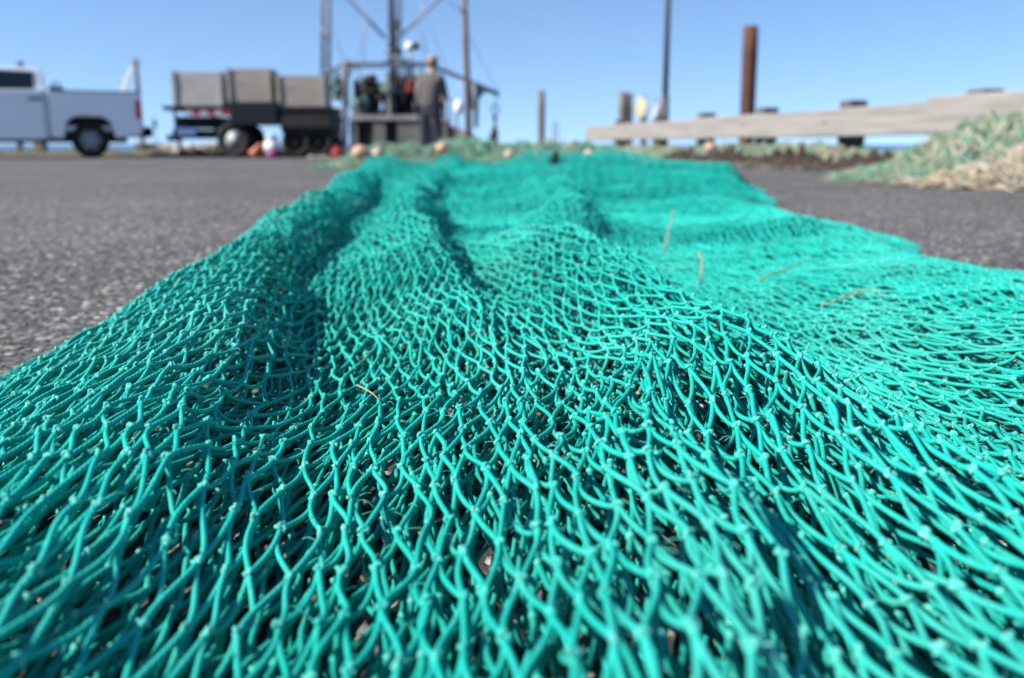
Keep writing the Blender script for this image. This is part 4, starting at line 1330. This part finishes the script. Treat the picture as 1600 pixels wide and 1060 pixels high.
# rigging
mb = MB()
for a, b, dy in (((563, 0), (561, 98), .5), ((568, 20), (565, 98), .5), ((541, 98), (590, -40), 1.0), ((670, 98), (612, -60), 1.0), ((520, 110), (500, -20), 1.5), ((486, 110), (480, -30), 2.0),
                 ((660, 98), (655, -30), .6), ((700, 112), (640, -30), .6), ((722, 20), (640, -50), 0), ((735, 60), (779, 146), -.2), ((482, 30), (540, 98), 1.2)):
    mb.bar([pb(*a, dy), pb(*b, dy)], .009, 5)
mb.build('rigging', M['wire'], boat)
# things hanging at the gallows
c = pb(525, 138, .2)
mb = MB(); bm = bmesh.new(); bmesh.ops.create_icosphere(bm, subdivisions=4, radius=1)
for v in bm.verts:
    k_ = 1 + .22 * math.sin(v.co.x * 7) * math.cos(v.co.z * 8) + .12 * math.sin(v.co.y * 11 + v.co.z * 5)
    v.co = Vector((v.co.x * .17 * k_, v.co.y * .15 * k_, v.co.z * .30 * k_)) + c
bm.verts.index_update(); mb.add([v.co for v in bm.verts], [[v.index for v in f.verts] for f in bm.faces], True); bm.free()
mb.bar([c + Vector((0, 0, .25)), pb(525, 106, 0)], .02, 6)
solo(mb, 'hanging_net', M['tealnet'], 'grey-teal net bundle hanging from the boat gallows beside the brown crate', 'net bundle')
c = pb(525, 181, -.1); mb = MB(); mb.ball(c, (.105, .105, .12)); mb.bar([c + Vector((0, 0, .1)), pb(525, 150, 0.1)], .012, 6)
solo(mb, 'white_float', M['white'], 'round white float hanging under the grey-teal net bundle', 'float')
c = pb(717, 168, 0); mb = MB(); mb.lathe([(.001, -.17), (.08, -.16), (.12, -.08), (.12, .08), (.08, .15), (.03, .17), (.03, .22), (.001, .225)], c, (0, 0, 1), 18); mb.bar([c + Vector((0, 0, .2)), pb(717, 120, 0)], .01, 6)
solo(mb, 'boat_fender', M['white'], 'white boat fender hanging left of the rust streaked outrigger', 'fender')
c = pb(632, 131, .85); mb = MB(); mb.box(c, (.10, .08, .26), bev=.03); mb.box(c + Vector((.03, -.02, -.1)), (.14, .06, .14), bev=.025)
solo(mb, 'red_rag', M['cloth_red'], 'red cloth hung over the black net drum of the boat', 'cloth')
# block, shackle and trawl door
t = thing('trawl_door', pb(771, 226), 'orange rusty trawl door hanging on a pale shackle from the boat gallows', 'trawl door')
mb = MB(); q = [pb(774, 190), pb(778, 205), pb(779, 231), pb(757, 231), pb(768, 206)]
n_ = len(q)
mb.add([p + Vector((0, -.05, 0)) for p in q] + [p + Vector((0, .05, 0)) for p in q], [list(range(n_)), list(range(n_, 2 * n_))[::-1]] + [[i, n_ + i, n_ + (i + 1) % n_, (i + 1) % n_] for i in range(n_)])
mb.build('body', M['rustorange'], t, bevel=.01)
MB().bar([pb(774, 192), pb(773, 182)], [.035, .06], 8).build('clamp', M['black'], t)
ring = [pb(773.5 + 5 * math.sin(i * 2 * math.pi / 16), 172 + 8 * math.cos(i * 2 * math.pi / 16)) for i in range(17)]
MB().bar(ring, .022, 8, caps=False).build('shackle', M['aluminium'], t)
MB().bar([pb(778, 146), pb(774, 165)], .012, 6).build('chain', M['aluminium'], t)

# ------------------------------------------------------------------ person
def skin_obj(name, pts, edges, m, parent, sub=2):
    me = bpy.data.meshes.new(name)
    me.from_pydata([p[:3] for p in pts], edges, [])
    o = link_mesh(name, me, m, parent)
    sk = o.modifiers.new('skin', 'SKIN'); sk.use_smooth_shade = True
    for v, p in zip(me.skin_vertices[0].data, pts):
        r = p[3]; v.radius = r if isinstance(r, tuple) else (r, r)
    me.skin_vertices[0].data[0].use_root = True
    s_ = o.modifiers.new('sub', 'SUBSURF'); s_.levels = sub; s_.render_levels = sub
    return o

pp = at(672, 247, 16.4); pp.z = 0
per_rot = (R(2), R(2.5), R(-16))
per = thing('person', pp, 'person in charcoal jacket and navy trousers standing with back turned before the boat', 'person')
per.rotation_euler = per_rot
# local: x right in picture, y away from the camera, figure faces +y (away), z up
B = [(0, 0, .95, .12), (0, .01, 1.12, .12), (0, .02, 1.32, .13), (0, .02, 1.43, .09), (0, .035, 1.50, .055), (.005, .05, 1.58, .075), (.005, .06, 1.66, .095), (.005, .055, 1.73, .075),
     (.005, .15, 1.645, .018),
     (-.17, .02, 1.41, .055), (-.235, .03, 1.16, .042), (-.20, .10, .92, .032), (-.20, .115, .86, .035),
     (.17, .02, 1.41, .055), (.235, .06, 1.17, .042), (.17, .26, 1.06, .032), (.14, .31, 1.06, .035),
     (-.10, 0, .90, .09), (-.115, .02, .50, .058), (-.125, -.01, .10, .042), (-.13, .06, .045, .04), (-.135, .14, .035, .035),
     (.10, 0, .90, .09), (.13, .03, .50, .058), (.15, .02, .10, .042), (.155, .09, .045, .04), (.16, .17, .035, .035)]
E = [(0, 1), (1, 2), (2, 3), (3, 4), (4, 5), (5, 6), (6, 7), (6, 8), (2, 9), (9, 10), (10, 11), (11, 12), (2, 13), (13, 14), (14, 15), (15, 16), (0, 17), (17, 18), (18, 19), (19, 20), (20, 21), (0, 22), (22, 23), (23, 24), (24, 25), (25, 26)]
def fingers(wrist, hand, side, down):
    h = Vector(hand)
    for i, (ox, ln_) in enumerate(((-.024, .066), (-.008, .075), (.008, .072), (.022, .058))):
        base = len(B)
        d1 = Vector((ox * .4, .25, -1)).normalized() if down else Vector((-.75 * side, .5, -.25 + ox)).normalized()
        o1 = Vector((ox * .3, ox, 0)) if down else Vector((0, 0, ox))
        a_ = h + o1 + d1 * .035; b_ = a_ + d1 * ln_ * .5; c_ = b_ + (d1 + Vector((0, .4, .1))).normalized() * ln_ * .5
        B.extend([(*a_, .010), (*b_, .009), (*c_, .008)])
        E.extend([(hand_i, base), (base, base + 1), (base + 1, base + 2)])
    base = len(B)
    a_ = h + Vector((.02 * side, .03, -.01)); b_ = a_ + Vector((.012 * side, .02, -.03))
    B.extend([(*a_, .011), (*b_, .009)]); E.extend([(hand_i, base), (base, base + 1)])
hand_i = 12; fingers(None, B[12][:3], 1, True)
hand_i = 16; fingers(None, B[16][:3], 1, False)
skin_obj('body', B, E, M['skin'], per)
J = [(0, 0, .82, (.21, .17)), (0, .005, 1.1, (.20, .155)), (0, .01, 1.28, (.22, .16)), (0, .02, 1.40, (.17, .12)), (0, .03, 1.475, .075),
     (-.18, .02, 1.40, .085), (-.24, .03, 1.16, .066), (-.205, .095, .93, .05), (.18, .02, 1.40, .085), (.24, .06, 1.17, .066), (.18, .25, 1.065, .05)]
JE = [(0, 1), (1, 2), (2, 3), (3, 4), (3, 5), (5, 6), (6, 7), (3, 8), (8, 9), (9, 10)]
jk = skin_obj('jacket', J, JE, M['jacket'], per)
SLV = [(-.19, .02, 1.40, .088), (-.245, .03, 1.16, .07), (-.208, .095, .92, .053)]
sl_ = skin_obj('sleeve', SLV, [(0, 1), (1, 2)], M['sleeve'], per)  # left arm only, a lighter cover painted as its sunlit side
T_ = [(0, 0, 1.04, (.165, .13)), (0, 0, .90, (.16, .13)), (-.105, 0, .80, .105), (-.118, .02, .48, .08), (-.125, 0, .10, .075), (.105, 0, .80, .105), (.132, .03, .48, .08), (.15, .02, .10, .075)]
skin_obj('trousers', T_, [(0, 1), (1, 2), (2, 3), (3, 4), (1, 5), (5, 6), (6, 7)], M['trousers'], per)
for sx, y_ in ((-.13, .0), (.155, .03)):
    mb = MB(); mb.ball((sx, y_ + .06, .045), (.05, .145, .05)); mb.ball((sx, y_, .09), (.048, .06, .08)); mb.build('boot', M['boot'], per, world=False)
mb = MB(); mb.ball((.005, .055, 1.71), (.098, .112, .085)); mb.box((.005, .18, 1.705), (.14, .11, .012), bev=.005); mb.build('cap', M['cap'], per, world=False)
mb = MB(); mb.ball((.005, .03, 1.64), (.085, .085, .07)); mb.build('hair', M['boot'], per, world=False)
for s in (-1, 1):
    mb = MB(); mb.ball((.005 + s * .096, .06, 1.645), (.014, .025, .033)); mb.build('ear', M['skin'], per, world=False)
